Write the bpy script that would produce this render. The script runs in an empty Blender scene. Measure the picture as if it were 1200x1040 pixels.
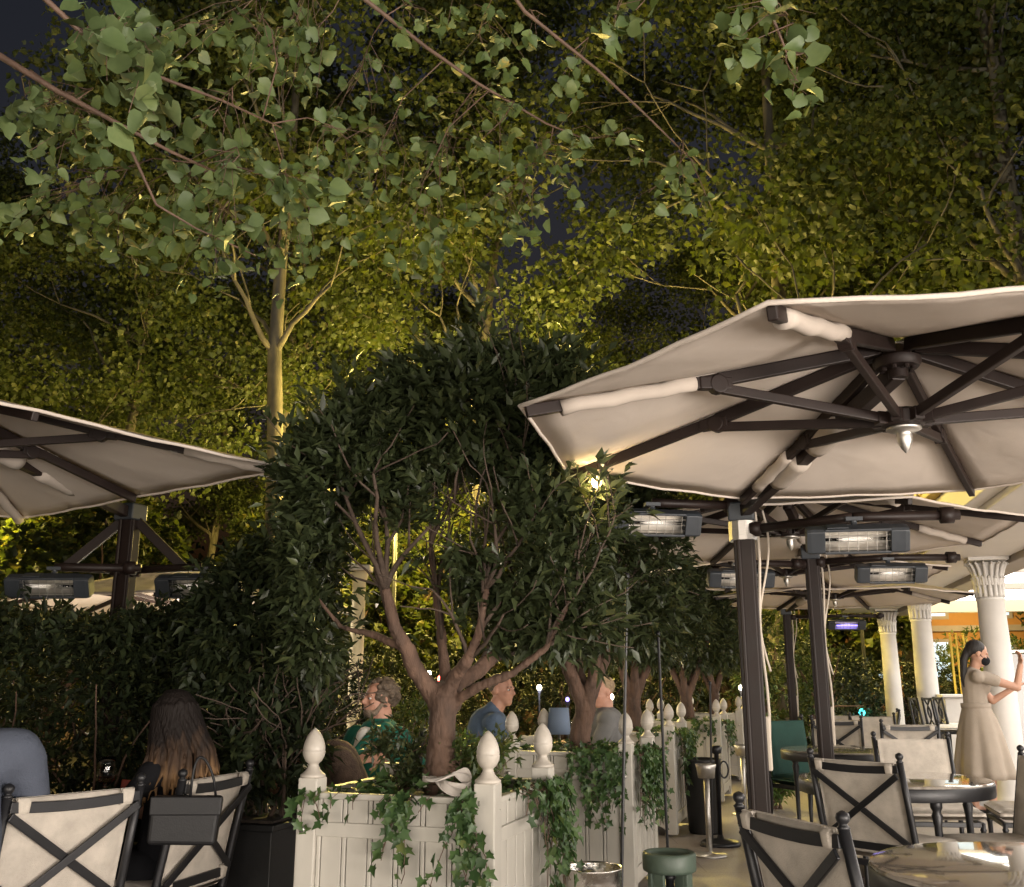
import bpy, bmesh, math, random
import numpy as np
from mathutils import Vector, Matrix, Euler
from math import sin, cos, pi, radians, atan, sqrt, atan2

random.seed(7)
RNG = np.random.default_rng(7)
scn = bpy.context.scene
COL = scn.collection

# ------------------------------------------------------------------ camera frame
H, F, CX, CY, HZ = 1.3, 1130.0, 600.0, 520.0, 800.0
PITCH = atan((HZ - CY) / F)
cp, sp = cos(PITCH), sin(PITCH)
def ray(px, py):
    xc = (px - CX) / F; yc = (CY - py) / F
    return xc, cp - yc * sp, sp + yc * cp
def at(px, py, d):
    x, y, z = ray(px, py)
    return Vector((x / y * d, d, H + z / y * d))
def atz(px, py, z0):
    x, y, z = ray(px, py); t = (z0 - H) / z
    return Vector((x * t, y * t, z0))

TH = radians(18)                    # direction in which the planter row recedes
rv = Vector((sin(TH), cos(TH), 0)); nv = Vector((cos(TH), -sin(TH), 0))

# ------------------------------------------------------------------ objects
def tag(o, label=None, cat=None, group=None, kind=None):
    if label: o['label'] = label
    if cat: o['category'] = cat
    if group: o['group'] = group
    if kind: o['kind'] = kind
    return o
def thing(name, label, cat, loc=(0, 0, 0), rz=0.0, group=None):
    o = bpy.data.objects.new(name, None); COL.objects.link(o)
    o.empty_display_size = .1
    o.location = loc; o.rotation_euler = (0, 0, rz)
    return tag(o, label, cat, group)
def kids(o): return [c for c in COL.objects if c.parent == o]
def dup(root, loc=None, rz=None, label=None, scale=None):
    def rec(o, par):
        c = o.copy(); COL.objects.link(c)
        if par: c.parent = par
        for k in CH.get(o.name, []): rec(k, c)
        return c
    r = rec(root, None)
    if loc is not None: r.location = loc
    if rz is not None: r.rotation_euler = (0, 0, rz)
    if scale is not None: r.scale = (scale,) * 3 if not hasattr(scale, '__len__') else scale
    if label: r['label'] = label
    return r
CH = {}
def link(o, parent):
    COL.objects.link(o)
    if parent:
        o.parent = parent
        CH.setdefault(parent.name, []).append(o)
    return o

class MB:
    """collects shapes and links them as ONE mesh object"""
    def __init__(s): s.v = []; s.f = []
    def add(s, vs, fs):
        b = len(s.v); s.v += [tuple(v) for v in vs]; s.f += [tuple(i + b for i in f) for f in fs]; return s
    def box(s, c, size, rz=0.0, m=None):
        hx, hy, hz = size[0] / 2, size[1] / 2, size[2] / 2
        R = m if m is not None else Matrix.Rotation(rz, 3, 'Z')
        c = Vector(c)
        vs = [c + R @ Vector((x * hx, y * hy, z * hz)) for z in (-1, 1) for y in (-1, 1) for x in (-1, 1)]
        return s.add(vs, [(0, 2, 3, 1), (4, 5, 7, 6), (0, 1, 5, 4), (1, 3, 7, 5), (3, 2, 6, 7), (2, 0, 4, 6)])
    def bar(s, p, q, w, h, up=(0, 0, 1)):
        p, q = Vector(p), Vector(q); d = q - p; L = d.length; d.normalize()
        x = d.cross(Vector(up))
        if x.length < 1e-4: x = d.cross(Vector((0, 1, 0)))
        x.normalize(); z = x.cross(d)
        m = Matrix((x, d, z)).transposed()
        return s.box((p + q) / 2, (w, L, h), m=m)
    def tube(s, pts, rad, n=8, cap=True):
        pts = [Vector(p) for p in pts]
        if not hasattr(rad, '__len__'): rad = [rad] * len(pts)
        rings = []; prev = None
        for i, p in enumerate(pts):
            d = (pts[min(i + 1, len(pts) - 1)] - pts[max(i - 1, 0)])
            if d.length < 1e-9: d = Vector((0, 0, 1))
            d.normalize()
            if prev is None:
                a = Vector((0, 0, 1)) if abs(d.z) < .9 else Vector((1, 0, 0))
                x = d.cross(a).normalized()
            else:
                x = prev - d * prev.dot(d)
                x = x.normalized() if x.length > 1e-6 else d.orthogonal().normalized()
            prev = x; y = d.cross(x)
            rings.append([p + (x * cos(2 * pi * k / n) + y * sin(2 * pi * k / n)) * rad[i] for k in range(n)])
        vs = [v for r in rings for v in r]; fs = []
        for i in range(len(pts) - 1):
            for k in range(n):
                a = i * n + k; b = i * n + (k + 1) % n
                fs.append((a, b, b + n, a + n))
        if cap:
            fs.append(tuple(range(n - 1, -1, -1))); fs.append(tuple((len(pts) - 1) * n + k for k in range(n)))
        return s.add(vs, fs)
    def strip(s, pts, w, h, up=(0, 0, 1)):
        pts = [Vector(p) for p in pts]; vs = []; n = len(pts)
        for i, p in enumerate(pts):
            d = (pts[min(i + 1, n - 1)] - pts[max(i - 1, 0)]).normalized()
            x = d.cross(Vector(up)).normalized(); z = x.cross(d)
            vs += [p + x * w / 2 + z * h / 2, p - x * w / 2 + z * h / 2, p - x * w / 2 - z * h / 2, p + x * w / 2 - z * h / 2]
        fs = [(0, 1, 2, 3), tuple((n - 1) * 4 + k for k in (3, 2, 1, 0))]
        for i in range(n - 1):
            for k in range(4):
                a = i * 4 + k; b = i * 4 + (k + 1) % 4; fs.append((a, a + 4, b + 4, b))
        return s.add(vs, fs)
    def lathe(s, prof, c=(0, 0, 0), n=24, m=None, close=False):
        c = Vector(c); vs = []
        for (r, z) in prof:
            for k in range(n):
                v = Vector((r * cos(2 * pi * k / n), r * sin(2 * pi * k / n), z))
                vs.append(c + (m @ v if m is not None else v))
        fs = []
        L = len(prof)
        for i in range(L - 1 if not close else L):
            j = (i + 1) % L
            for k in range(n):
                a = i * n + k; b = i * n + (k + 1) % n
                fs.append((a, b, j * n + (k + 1) % n, j * n + k))
        if not close:
            if prof[0][0] > 1e-6: fs.append(tuple(range(n - 1, -1, -1)))
            if prof[-1][0] > 1e-6: fs.append(tuple((L - 1) * n + k for k in range(n)))
        return s.add(vs, fs)
    def prism(s, poly, axis_m, t):
        """polygon in local xy extruded along local z by t; axis_m maps local to parent"""
        n = len(poly)
        vs = [axis_m @ Vector((x, y, 0)) for x, y in poly] + [axis_m @ Vector((x, y, t)) for x, y in poly]
        fs = [tuple(range(n - 1, -1, -1)), tuple(range(n, 2 * n))]
        for i in range(n):
            j = (i + 1) % n; fs.append((i, j, n + j, n + i))
        return s.add(vs, fs)
    def ell(s, c, r, m=None, nu=14, nv=9):
        prof = [(sin(pi * i / nv), -cos(pi * i / nv)) for i in range(nv + 1)]
        prof[0] = (1e-4, -1); prof[-1] = (1e-4, 1)
        c = Vector(c); vs = []
        for (q, z) in prof:
            for k in range(nu):
                v = Vector((q * cos(2 * pi * k / nu) * r[0], q * sin(2 * pi * k / nu) * r[1], z * r[2]))
                vs.append(c + (m @ v if m is not None else v))
        fs = []
        for i in range(nv):
            for k in range(nu):
                a = i * nu + k; b = i * nu + (k + 1) % nu
                fs.append((a, b, b + nu, a + nu))
        fs.append(tuple(range(nu - 1, -1, -1))); fs.append(tuple(nv * nu + k for k in range(nu)))
        return s.add(vs, fs)
    def cap(s, p, q, r0, r1, n=12):
        p, q = Vector(p), Vector(q); d = q - p
        L = d.length
        if L < 1e-6: return s.ell(p, (r0,) * 3)
        d.normalize()
        pts = []; rad = []
        for k in range(4):
            a = pi / 2 * k / 4; pts.append(p - d * r0 * cos(a)); rad.append(max(r0 * sin(a), 1e-4))
        pts.append(p); rad.append(r0); pts.append(q); rad.append(r1)
        for k in range(3, -1, -1):
            a = pi / 2 * k / 4; pts.append(q + d * r1 * cos(a)); rad.append(max(r1 * sin(a), 1e-4))
        return s.tube(pts, rad, n)
    def limb(s, pts, rads, n=12):
        for i in range(len(pts) - 1): s.cap(pts[i], pts[i + 1], rads[i], rads[i + 1], n)
        return s
    def build(s, name, mat, parent=None, smooth=False, bevel=0, seg=2, remesh=0, smoothit=0, auto=None, subsurf=0):
        me = bpy.data.meshes.new(name); me.from_pydata(s.v, [], s.f); me.update()
        if mat: me.materials.append(mat)
        o = bpy.data.objects.new(name, me); link(o, parent)
        if smooth or remesh or auto: me.polygons.foreach_set('use_smooth', [True] * len(me.polygons))
        if auto:
            me.set_sharp_from_angle(angle=radians(auto))
        if remesh:
            m = o.modifiers.new('r', 'REMESH'); m.mode = 'VOXEL'; m.voxel_size = remesh; m.use_smooth_shade = True
            if smoothit:
                m2 = o.modifiers.new('s', 'SMOOTH'); m2.iterations = smoothit; m2.factor = .5
        if subsurf:
            m = o.modifiers.new('u', 'SUBSURF'); m.levels = subsurf; m.render_levels = subsurf
        if bevel:
            m = o.modifiers.new('b', 'BEVEL'); m.width = bevel; m.segments = seg; m.limit_method = 'ANGLE'; m.angle_limit = radians(40)
        return o

# ------------------------------------------------------------------ materials
def newmat(name):
    m = bpy.data.materials.new(name); m.use_nodes = True
    nt = m.node_tree; b = nt.nodes['Principled BSDF']
    return m, nt, b
def M(name, col, rough=.5, metal=0.0, var=.12, scale=6.0, bump=0.0, bscale=60.0, spec=.5, detail=4, stretch=(1, 1, 1), rvar=.1, coat=0.0):
    m, nt, b = newmat(name)
    N = nt.nodes; L = nt.links
    tc = N.new('ShaderNodeTexCoord'); mp = N.new('ShaderNodeMapping'); L.new(tc.outputs['Object'], mp.inputs[0]); mp.inputs['Scale'].default_value = stretch
    no = N.new('ShaderNodeTexNoise'); no.inputs['Scale'].default_value = scale; no.inputs['Detail'].default_value = detail; no.inputs['Roughness'].default_value = .6
    L.new(mp.outputs[0], no.inputs['Vector'])
    cr = N.new('ShaderNodeValToRGB'); e = cr.color_ramp.elements
    e[0].position = .3; e[1].position = .7
    e[0].color = (*[max(0, c * (1 - var)) for c in col], 1); e[1].color = (*[min(1, c * (1 + var)) for c in col], 1)
    L.new(no.outputs['Fac'], cr.inputs[0]); L.new(cr.outputs[0], b.inputs['Base Color'])
    mr = N.new('ShaderNodeMapRange'); mr.inputs['To Min'].default_value = max(0, rough - rvar); mr.inputs['To Max'].default_value = min(1, rough + rvar)
    L.new(no.outputs['Fac'], mr.inputs['Value']); L.new(mr.outputs[0], b.inputs['Roughness'])
    b.inputs['Metallic'].default_value = metal
    b.inputs['Specular IOR Level'].default_value = spec
    b.inputs['Coat Weight'].default_value = coat
    if bump:
        n2 = N.new('ShaderNodeTexNoise'); n2.inputs['Scale'].default_value = bscale; n2.inputs['Detail'].default_value = 3
        L.new(mp.outputs[0], n2.inputs['Vector'])
        bp = N.new('ShaderNodeBump'); bp.inputs['Strength'].default_value = bump; bp.inputs['Distance'].default_value = .01
        L.new(n2.outputs['Fac'], bp.inputs['Height']); L.new(bp.outputs[0], b.inputs['Normal'])
    return m
def leafmat(name, cols, trans=.35, rough=.42, tcol=None, spec=.4):
    """colour of each leaf from its own random attribute"""
    m, nt, b = newmat(name); N = nt.nodes; L = nt.links
    a = N.new('ShaderNodeAttribute'); a.attribute_name = 'var'
    cr = N.new('ShaderNodeValToRGB'); cr.color_ramp.interpolation = 'LINEAR'
    el = cr.color_ramp.elements
    while len(el) < len(cols): el.new(.5)
    for i, (p, c) in enumerate(cols): el[i].position = p; el[i].color = (*c, 1)
    tc = N.new('ShaderNodeTexCoord'); nz = N.new('ShaderNodeTexNoise'); nz.inputs['Scale'].default_value = 55; nz.inputs['Detail'].default_value = 2
    L.new(tc.outputs['Object'], nz.inputs['Vector'])
    ma = N.new('ShaderNodeMath'); ma.operation = 'MULTIPLY_ADD'; ma.inputs[1].default_value = .5; L.new(nz.outputs['Fac'], ma.inputs[0])
    sb_ = N.new('ShaderNodeMath'); sb_.operation = 'SUBTRACT'; sb_.inputs[1].default_value = .25; L.new(a.outputs['Fac'], sb_.inputs[0]); L.new(sb_.outputs[0], ma.inputs[2])
    L.new(ma.outputs[0], cr.inputs[0]); L.new(cr.outputs[0], b.inputs['Base Color'])
    b.inputs['Roughness'].default_value = rough; b.inputs['Specular IOR Level'].default_value = spec
    t = N.new('ShaderNodeBsdfTranslucent')
    mx = N.new('ShaderNodeMix'); mx.data_type = 'RGBA'; mx.blend_type = 'MULTIPLY'; mx.inputs[0].default_value = 1
    L.new(cr.outputs[0], mx.inputs[6]); mx.inputs[7].default_value = (*(tcol or (1.5, 1.35, .7)), 1)
    L.new(mx.outputs[2], t.inputs['Color'])
    ms = N.new('ShaderNodeMixShader'); ms.inputs[0].default_value = trans
    L.new(b.outputs[0], ms.inputs[1]); L.new(t.outputs[0], ms.inputs[2])
    L.new(ms.outputs[0], N['Material Output'].inputs['Surface'])
    return m
def fabric(name, col, trans=.2, var=.06, scale=5, weave=450, bump=.25, rough=.9):
    m = M(name, col, rough, 0, var, scale, bump, weave, spec=.2); nt = m.node_tree; N = nt.nodes; L = nt.links
    if trans:
        b = N['Principled BSDF']; t = N.new('ShaderNodeBsdfTranslucent'); t.inputs['Color'].default_value = (*col, 1)
        ms = N.new('ShaderNodeMixShader'); ms.inputs[0].default_value = trans
        L.new(b.outputs[0], ms.inputs[1]); L.new(t.outputs[0], ms.inputs[2]); L.new(ms.outputs[0], N['Material Output'].inputs['Surface'])
    return m
def glow(name, col, strength):
    m, nt, b = newmat(name)
    b.inputs['Base Color'].default_value = (*col, 1)
    b.inputs['Emission Color'].default_value = (*col, 1); b.inputs['Emission Strength'].default_value = strength
    return m
def glass(name, col=(1, 1, 1), rough=.02, ior=1.45):
    m, nt, b = newmat(name)
    b.inputs['Base Color'].default_value = (*col, 1); b.inputs['Transmission Weight'].default_value = 1
    b.inputs['Roughness'].default_value = rough; b.inputs['IOR'].default_value = ior
    return m

m_canvas = fabric('ecru canvas', (.64, .565, .50), .16, .05, 3)
def crumple(m, scale=2.2, st=.35, dist=.05):
    nt = m.node_tree; N = nt.nodes; L = nt.links; b = N['Principled BSDF']
    tc = N.new('ShaderNodeTexCoord'); n = N.new('ShaderNodeTexNoise'); n.inputs['Scale'].default_value = scale; n.inputs['Detail'].default_value = 5; n.inputs['Distortion'].default_value = 1.2
    L.new(tc.outputs['Object'], n.inputs['Vector']); bp = N.new('ShaderNodeBump'); bp.inputs['Strength'].default_value = st; bp.inputs['Distance'].default_value = dist
    L.new(n.outputs['Fac'], bp.inputs['Height'])
    old = b.inputs['Normal'].links
    if old: L.new(old[0].from_socket, bp.inputs['Normal'])
    L.new(bp.outputs[0], b.inputs['Normal'])
crumple(m_canvas, 2.2, .22, .04)
m_sleeve = fabric('canvas sleeve', (.43, .375, .325), .1, .05, 8)
m_bronze = M('dark brown metal', (.014, .008, .0065), .5, .0, .2, 9, .05, 200, spec=.28)
m_black = M('black metal', (.012, .012, .014), .42, .2, .2, 10, .05, 180)
m_anth = M('anthracite paint', (.030, .035, .042), .42, .1, .15, 8, .05, 240)
m_steel = M('brushed steel', (.50, .48, .45), .42, 1.0, .1, 20, .05, 120, stretch=(1, 1, 8))
m_chrome = M('reflector metal', (.85, .82, .77), .34, 1.0, .05, 30)
m_bucket = M('hammered steel', (.62, .59, .55), .25, 1.0, .1, 14, .35, 45)
m_whitewood = M('white painted wood', (.46, .435, .385), .5, 0, .17, 3.5, .12, 30, stretch=(1, 1, .35), rvar=.15)
m_finial = M('cream painted finial', (.46, .42, .365), .45, 0, .14, 9, .12, 40, rvar=.15)
m_soil = M('potting soil', (.035, .025, .018), .95, 0, .4, 20, .8, 60)
m_bark = M('brown bark', (.095, .056, .038), .85, 0, .5, 16, .9, 55, stretch=(1, 1, .25))
m_darkbark = M('dark twig bark', (.060, .040, .028), .85, 0, .4, 16, .6, 55)
m_planebark = M('pale plane bark', (.095, .082, .06), .85, 0, .5, 3.2, .5, 14, stretch=(1, 1, .5))
m_twig = M('reddish twig', (.105, .062, .042), .7, 0, .3, 14, .4, 60)
m_stoneplinth = M('pale stone', (.55, .52, .48), .7, 0, .1, 3, .12, 30)
m_column = M('white stone column', (.56, .535, .50), .6, 0, .07, 2.5, .08, 20)
m_soffit = M('white painted soffit', (.62, .58, .53), .7, 0, .04, 2)
m_beam = M('taupe beam', (.30, .255, .21), .6, 0, .1, 5)
m_blackbox = M('black planter box', (.010, .010, .010), .55, 0, .2, 6, .1, 50)
m_terrace = None
m_cush = fabric('cream chair fabric', (.455, .41, .355), 0, .17, 11, 300, .4)
m_cush_plain = fabric('cream plain upholstery', (.50, .435, .36), 0, .07, 6, 300, .35)
m_greenfab = fabric('dark green upholstery', (.022, .062, .050), 0, .15, 6, 300, .35, .75)
m_greenmet = M('sage green paint', (.075, .105, .080), .45, 0, .15, 9, .08, 120, rvar=.12)
m_leather = M('black leather', (.009, .009, .010), .5, 0, .2, 22, .06, 160, spec=.3)
m_skin = M('warm skin', (.42, .235, .16), .5, 0, .08, 12, .06, 160, spec=.35)
m_skin2 = M('ruddy skin', (.45, .24, .17), .5, 0, .1, 14, .06, 160, spec=.35)
m_hair_dark = M('dark hair', (.010, .007, .006), .6, 0, .4, 40, .7, 120, stretch=(1, 1, .08))
m_hair_brown = M('grey brown curly hair', (.10, .072, .050), .7, 0, .45, 40, 1.0, 55)
m_jacket = fabric('teal green jacket', (.020, .130, .095), 0, .14, 8, 220, .35, .8)
m_shirt_white = fabric('white shirt', (.7, .68, .64), 0, .05)
m_sweater = fabric('blue grey sweater', (.095, .135, .200), 0, .12, 8, 180, .5)
m_blue = fabric('slate blue shirt', (.075, .086, .115), 0, .1, 5, 200, .4)
m_blacktop = fabric('black top', (.010, .010, .012), 0, .2)
m_dress = fabric('beige uniform dress', (.31, .262, .213), 0, .06, 7, 260, .35)
m_shoe = M('black shoe', (.012, .011, .011), .4)
m_mask = fabric('black face mask', (.011, .011, .013), 0, .1)
m_brownknit = fabric('brown knit', (.09, .062, .048), 0, .3, 25, 120, .7)
m_tablecloth = fabric('white linen', (.66, .63, .58), 0, .04)
m_shade = fabric('blue lampshade', (.30, .38, .52), .35, .05)
m_gauze = fabric('white gauze cloth', (.62, .57, .52), .3, .08)
m_glass = glass('clear glass')
m_wine = glass('rose wine', (.75, .42, .36))
m_bottle = glass('amber bottle', (.35, .22, .06))
m_red = M('red box', (.50, .06, .02), .5)
m_porcelain = M('white porcelain', (.72, .70, .67), .25)
m_yellowpole = M('yellow pole', (.55, .38, .05), .45, 0, .08, 5)
m_rope = fabric('pale cord', (.50, .44, .37), 0, .1)
m_facade = M('ochre facade', (.42, .22, .065), .85, 0, .12, 1.2, .1, 8)
m_stonetrim = M('grey stone trim', (.34, .30, .25), .8, 0, .1, 2)
m_window_lit = glow('lit window', (.50, .68, .92), .7)
m_bulb = glow('warm bulb', (1.0, .66, .22), 42)
m_bulb_white = glow('white lamp', (1.0, .9, .72), 14)
m_bulb_red = glow('red lamp', (1.0, .10, .07), 16)
m_bulb_teal = glow('teal lamp', (.1, .85, .9), 2.2)
m_bulb_violet = glow('violet led', (.25, .2, 1.0), 4)
m_street = glow('street lamp glass', (1.0, .74, .28), 30)
m_ceiling = glow('emissive ceiling', (1.0, .955, .90), 3.5)  # emission stands in for the lamps that light the ceiling

leaf_bay = leafmat('dark evergreen leaf', [(0, (.022, .030, .013)), (.55, (.042, .056, .022)), (.9, (.075, .088, .034)), (1, (.15, .135, .05))], .18, .42, spec=.4)
leaf_plane = leafmat('plane tree leaf', [(0, (.037, .052, .014)), (.5, (.056, .073, .020)), (.85, (.088, .098, .027)), (1, (.14, .12, .036))], .42, .55, (1.4, 1.4, .6))
leaf_linden = leafmat('pale green leaf', [(0, (.060, .092, .033)), (.6, (.098, .138, .054)), (.92, (.14, .175, .075)), (1, (.26, .22, .06))], .30, .5, (1.3, 1.3, .6))
leaf_ivy = leafmat('ivy leaf', [(0, (.025, .055, .018)), (.5, (.055, .105, .035)), (.85, (.10, .16, .055)), (1, (.16, .19, .06))], .22, .42, spec=.4)
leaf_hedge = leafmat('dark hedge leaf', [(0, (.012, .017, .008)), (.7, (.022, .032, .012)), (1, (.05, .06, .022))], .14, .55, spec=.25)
leaf_bush = leafmat('garden bush leaf', [(0, (.030, .050, .014)), (.6, (.055, .085, .024)), (1, (.12, .13, .04))], .3, .5)
leaf_grass = leafmat('fresh border leaf', [(0, (.05, .09, .02)), (.6, (.08, .14, .03)), (1, (.14, .2, .05))], .3, .5)

def terrace_mat():
    m, nt, b = newmat('terrace stone'); N = nt.nodes; L = nt.links
    tc = N.new('ShaderNodeTexCoord')
    n1 = N.new('ShaderNodeTexNoise'); n1.inputs['Scale'].default_value = .8; n1.inputs['Detail'].default_value = 6; L.new(tc.outputs['Object'], n1.inputs['Vector'])
    n2 = N.new('ShaderNodeTexNoise'); n2.inputs['Scale'].default_value = 90; n2.inputs['Detail'].default_value = 2; L.new(tc.outputs['Object'], n2.inputs['Vector'])
    c1 = N.new('ShaderNodeValToRGB'); c1.color_ramp.elements[0].position = .3; c1.color_ramp.elements[1].position = .72
    c1.color_ramp.elements[0].color = (.235, .20, .17, 1); c1.color_ramp.elements[1].color = (.34, .30, .255, 1)
    L.new(n1.outputs['Fac'], c1.inputs[0])
    c2 = N.new('ShaderNodeValToRGB'); c2.color_ramp.elements[0].position = .35; c2.color_ramp.elements[1].position = .65
    c2.color_ramp.elements[0].color = (.8, .8, .8, 1); c2.color_ramp.elements[1].color = (1.12, 1.12, 1.12, 1)
    L.new(n2.outputs['Fac'], c2.inputs[0])
    mx = N.new('ShaderNodeMix'); mx.data_type = 'RGBA'; mx.blend_type = 'MULTIPLY'; mx.inputs[0].default_value = 1
    L.new(c1.outputs[0], mx.inputs[6]); L.new(c2.outputs[0], mx.inputs[7])
    br = N.new('ShaderNodeTexBrick'); br.offset = .5; br.inputs['Scale'].default_value = 1.0
    br.inputs['Mortar Size'].default_value = .004; br.inputs['Brick Width'].default_value = .9; br.inputs['Row Height'].default_value = .6
    br.inputs['Color1'].default_value = (1, 1, 1, 1); br.inputs['Color2'].default_value = (.92, .92, .92, 1); br.inputs['Mortar'].default_value = (.6, .58, .55, 1)
    L.new(tc.outputs['Object'], br.inputs['Vector'])
    m2 = N.new('ShaderNodeMix'); m2.data_type = 'RGBA'; m2.blend_type = 'MULTIPLY'; m2.inputs[0].default_value = 1
    L.new(mx.outputs[2], m2.inputs[6]); L.new(br.outputs['Color'], m2.inputs[7]); L.new(m2.outputs[2], b.inputs['Base Color'])
    mr = N.new('ShaderNodeMapRange'); mr.inputs['To Min'].default_value = .3; mr.inputs['To Max'].default_value = .6
    L.new(n1.outputs['Fac'], mr.inputs['Value']); L.new(mr.outputs[0], b.inputs['Roughness'])
    return m
m_terrace = terrace_mat()
def marble_mat():
    m, nt, b = newmat('polished grey marble'); N = nt.nodes; L = nt.links
    tc = N.new('ShaderNodeTexCoord'); mp = N.new('ShaderNodeMapping'); mp.inputs['Scale'].default_value = (1.2, 4.5, 1); mp.inputs['Rotation'].default_value = (0, 0, .5)
    L.new(tc.outputs['Object'], mp.inputs[0])
    n1 = N.new('ShaderNodeTexNoise'); n1.inputs['Scale'].default_value = 2.2; n1.inputs['Detail'].default_value = 8; n1.inputs['Distortion'].default_value = 1.4
    L.new(mp.outputs[0], n1.inputs['Vector'])
    c1 = N.new('ShaderNodeValToRGB'); e = c1.color_ramp.elements
    e[0].position = .3; e[0].color = (.15, .13, .11, 1); e[1].position = .62; e[1].color = (.34, .31, .275, 1)
    L.new(n1.outputs['Fac'], c1.inputs[0]); L.new(c1.outputs[0], b.inputs['Base Color'])
    b.inputs['Roughness'].default_value = .055; b.inputs['Coat Weight'].default_value = .6; b.inputs['Coat Roughness'].default_value = .02
    return m
m_marble = marble_mat()
def hair_mat():
    """long hair, brown at the roots and honey at the dyed ends"""
    m, nt, b = newmat('ombre hair'); N = nt.nodes; L = nt.links
    tc = N.new('ShaderNodeTexCoord'); sx = N.new('ShaderNodeSeparateXYZ'); L.new(tc.outputs['Object'], sx.inputs[0])
    no = N.new('ShaderNodeTexNoise'); no.inputs['Scale'].default_value = 30; mp = N.new('ShaderNodeMapping'); mp.inputs['Scale'].default_value = (1, 1, .06)
    L.new(tc.outputs['Object'], mp.inputs[0]); L.new(mp.outputs[0], no.inputs['Vector'])
    ad = N.new('ShaderNodeMath'); ad.operation = 'MULTIPLY_ADD'; ad.inputs[1].default_value = .30; L.new(no.outputs['Fac'], ad.inputs[0]); L.new(sx.outputs['Z'], ad.inputs[2])
    mr = N.new('ShaderNodeMapRange'); mr.inputs['From Min'].default_value = 1.0; mr.inputs['From Max'].default_value = 1.30; L.new(ad.outputs[0], mr.inputs['Value'])
    cr = N.new('ShaderNodeValToRGB'); e = cr.color_ramp.elements
    e[0].position = .05; e[0].color = (.33, .19, .085, 1); e[1].position = .95; e[1].color = (.010, .007, .006, 1)
    el = e.new(.5); el.color = (.055, .032, .019, 1)
    L.new(mr.outputs[0], cr.inputs[0]); L.new(cr.outputs[0], b.inputs['Base Color'])
    b.inputs['Roughness'].default_value = .7; b.inputs['Specular IOR Level'].default_value = .2
    bp = N.new('ShaderNodeBump'); bp.inputs['Strength'].default_value = .8; bp.inputs['Distance'].default_value = .01
    n2 = N.new('ShaderNodeTexNoise'); n2.inputs['Scale'].default_value = 110; L.new(mp.outputs[0], n2.inputs['Vector']); L.new(n2.outputs['Fac'], bp.inputs['Height']); L.new(bp.outputs[0], b.inputs['Normal'])
    return m
m_ombre = hair_mat()

# ------------------------------------------------------------------ leaves
T_LANCE = (np.array([(0, 0, 0), (-.19, .42, .06), (0, .48, 0), (.19, .42, .06), (0, 1, -.05)], float), [(0, 2, 4, 1), (0, 3, 4, 2)])
T_PLANE = (np.array([(0, 0, 0), (.30, .05, .05), (.55, .42, .08), (.28, .62, .02), (0, 1, -.06), (-.28, .62, .02), (-.55, .42, .08), (-.30, .05, .05)], float), [(0, 1, 2, 3, 4), (0, 4, 5, 6, 7)])
T_HEART = (np.array([(0, .06, 0), (.22, -.02, .05), (.42, .16, .10), (.49, .36, .11), (.37, .62, .07), (.19, .84, .0), (0, .97, -.06), (0, .5, -.01),
                     (-.19, .84, .0), (-.37, .62, .07), (-.49, .36, .11), (-.42, .16, .10), (-.22, -.02, .05),
                     (.010, .06, 0), (.004, -.42, .03), (-.010, .06, 0)], float),
           [(0, 1, 2, 3, 7), (7, 3, 4, 5, 6), (0, 7, 10, 11, 12), (7, 6, 8, 9, 10), (13, 14, 15)])
T_IVY = (np.array([(0, .02, 0), (.34, -.12, .04), (.30, .18, .05), (.52, .42, .07), (.22, .52, .02), (0, 1, -.05), (-.22, .52, .02), (-.52, .42, .07), (-.30, .18, .05), (-.34, -.12, .04)], float),
         [(0, 1, 2, 3, 4, 5), (0, 5, 6, 7, 8, 9)])
def unit(a): return a / np.maximum(np.linalg.norm(a, axis=1, keepdims=True), 1e-9)
def leaves(name, pos, d, nrm, size, tmpl, mat, parent, var=None, curl=0.0):
    tv, tf = tmpl; N = len(pos); K = len(tv)
    pos = np.asarray(pos, float); d = unit(np.asarray(d, float)); nrm = np.asarray(nrm, float)
    x = unit(np.cross(d, nrm)); z = np.cross(x, d)
    s = np.asarray(size, float).reshape(-1, 1, 1) * np.ones((N, 1, 1))
    w = 1 + .25 * (RNG.random((N, 1, 1)) - .5)
    fold = RNG.uniform(.3, 2.6, (N, 1, 1)); t = tv[None]
    bend = -(curl * RNG.uniform(.2, 1.6, (N, 1, 1))) * (t[:, :, 1:2] ** 2)
    v = pos[:, None] + s * (t[:, :, :1] * w * x[:, None] + t[:, :, 1:2] * d[:, None] + (t[:, :, 2:] * fold + bend) * z[:, None])
    v = v + s * RNG.normal(0, .028, v.shape)
    v = v.reshape(-1, 3)
    lt = np.array([len(f) for f in tf]); li = np.concatenate([np.array(f) for f in tf])
    loops = (np.arange(N)[:, None] * K + li[None]).ravel().astype(np.int32)
    tot = np.tile(lt, N).astype(np.int32); start = np.concatenate([[0], np.cumsum(tot)[:-1]]).astype(np.int32)
    me = bpy.data.meshes.new(name)
    me.vertices.add(len(v)); me.vertices.foreach_set('co', v.astype(np.float32).ravel())
    me.loops.add(len(loops)); me.loops.foreach_set('vertex_index', loops)
    me.polygons.add(len(tot)); me.polygons.foreach_set('loop_start', start); me.polygons.foreach_set('loop_total', tot)
    me.update(calc_edges=True)
    a = me.attributes.new('var', 'FLOAT', 'POINT')
    vv = RNG.random(N) if var is None else np.asarray(var)
    a.data.foreach_set('value', np.repeat(vv, K).astype(np.float32))
    me.materials.append(mat)
    o = bpy.data.objects.new(name, me); link(o, parent)
    return o
def rdir(n):
    return unit(RNG.normal(size=(n, 3)))
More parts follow.
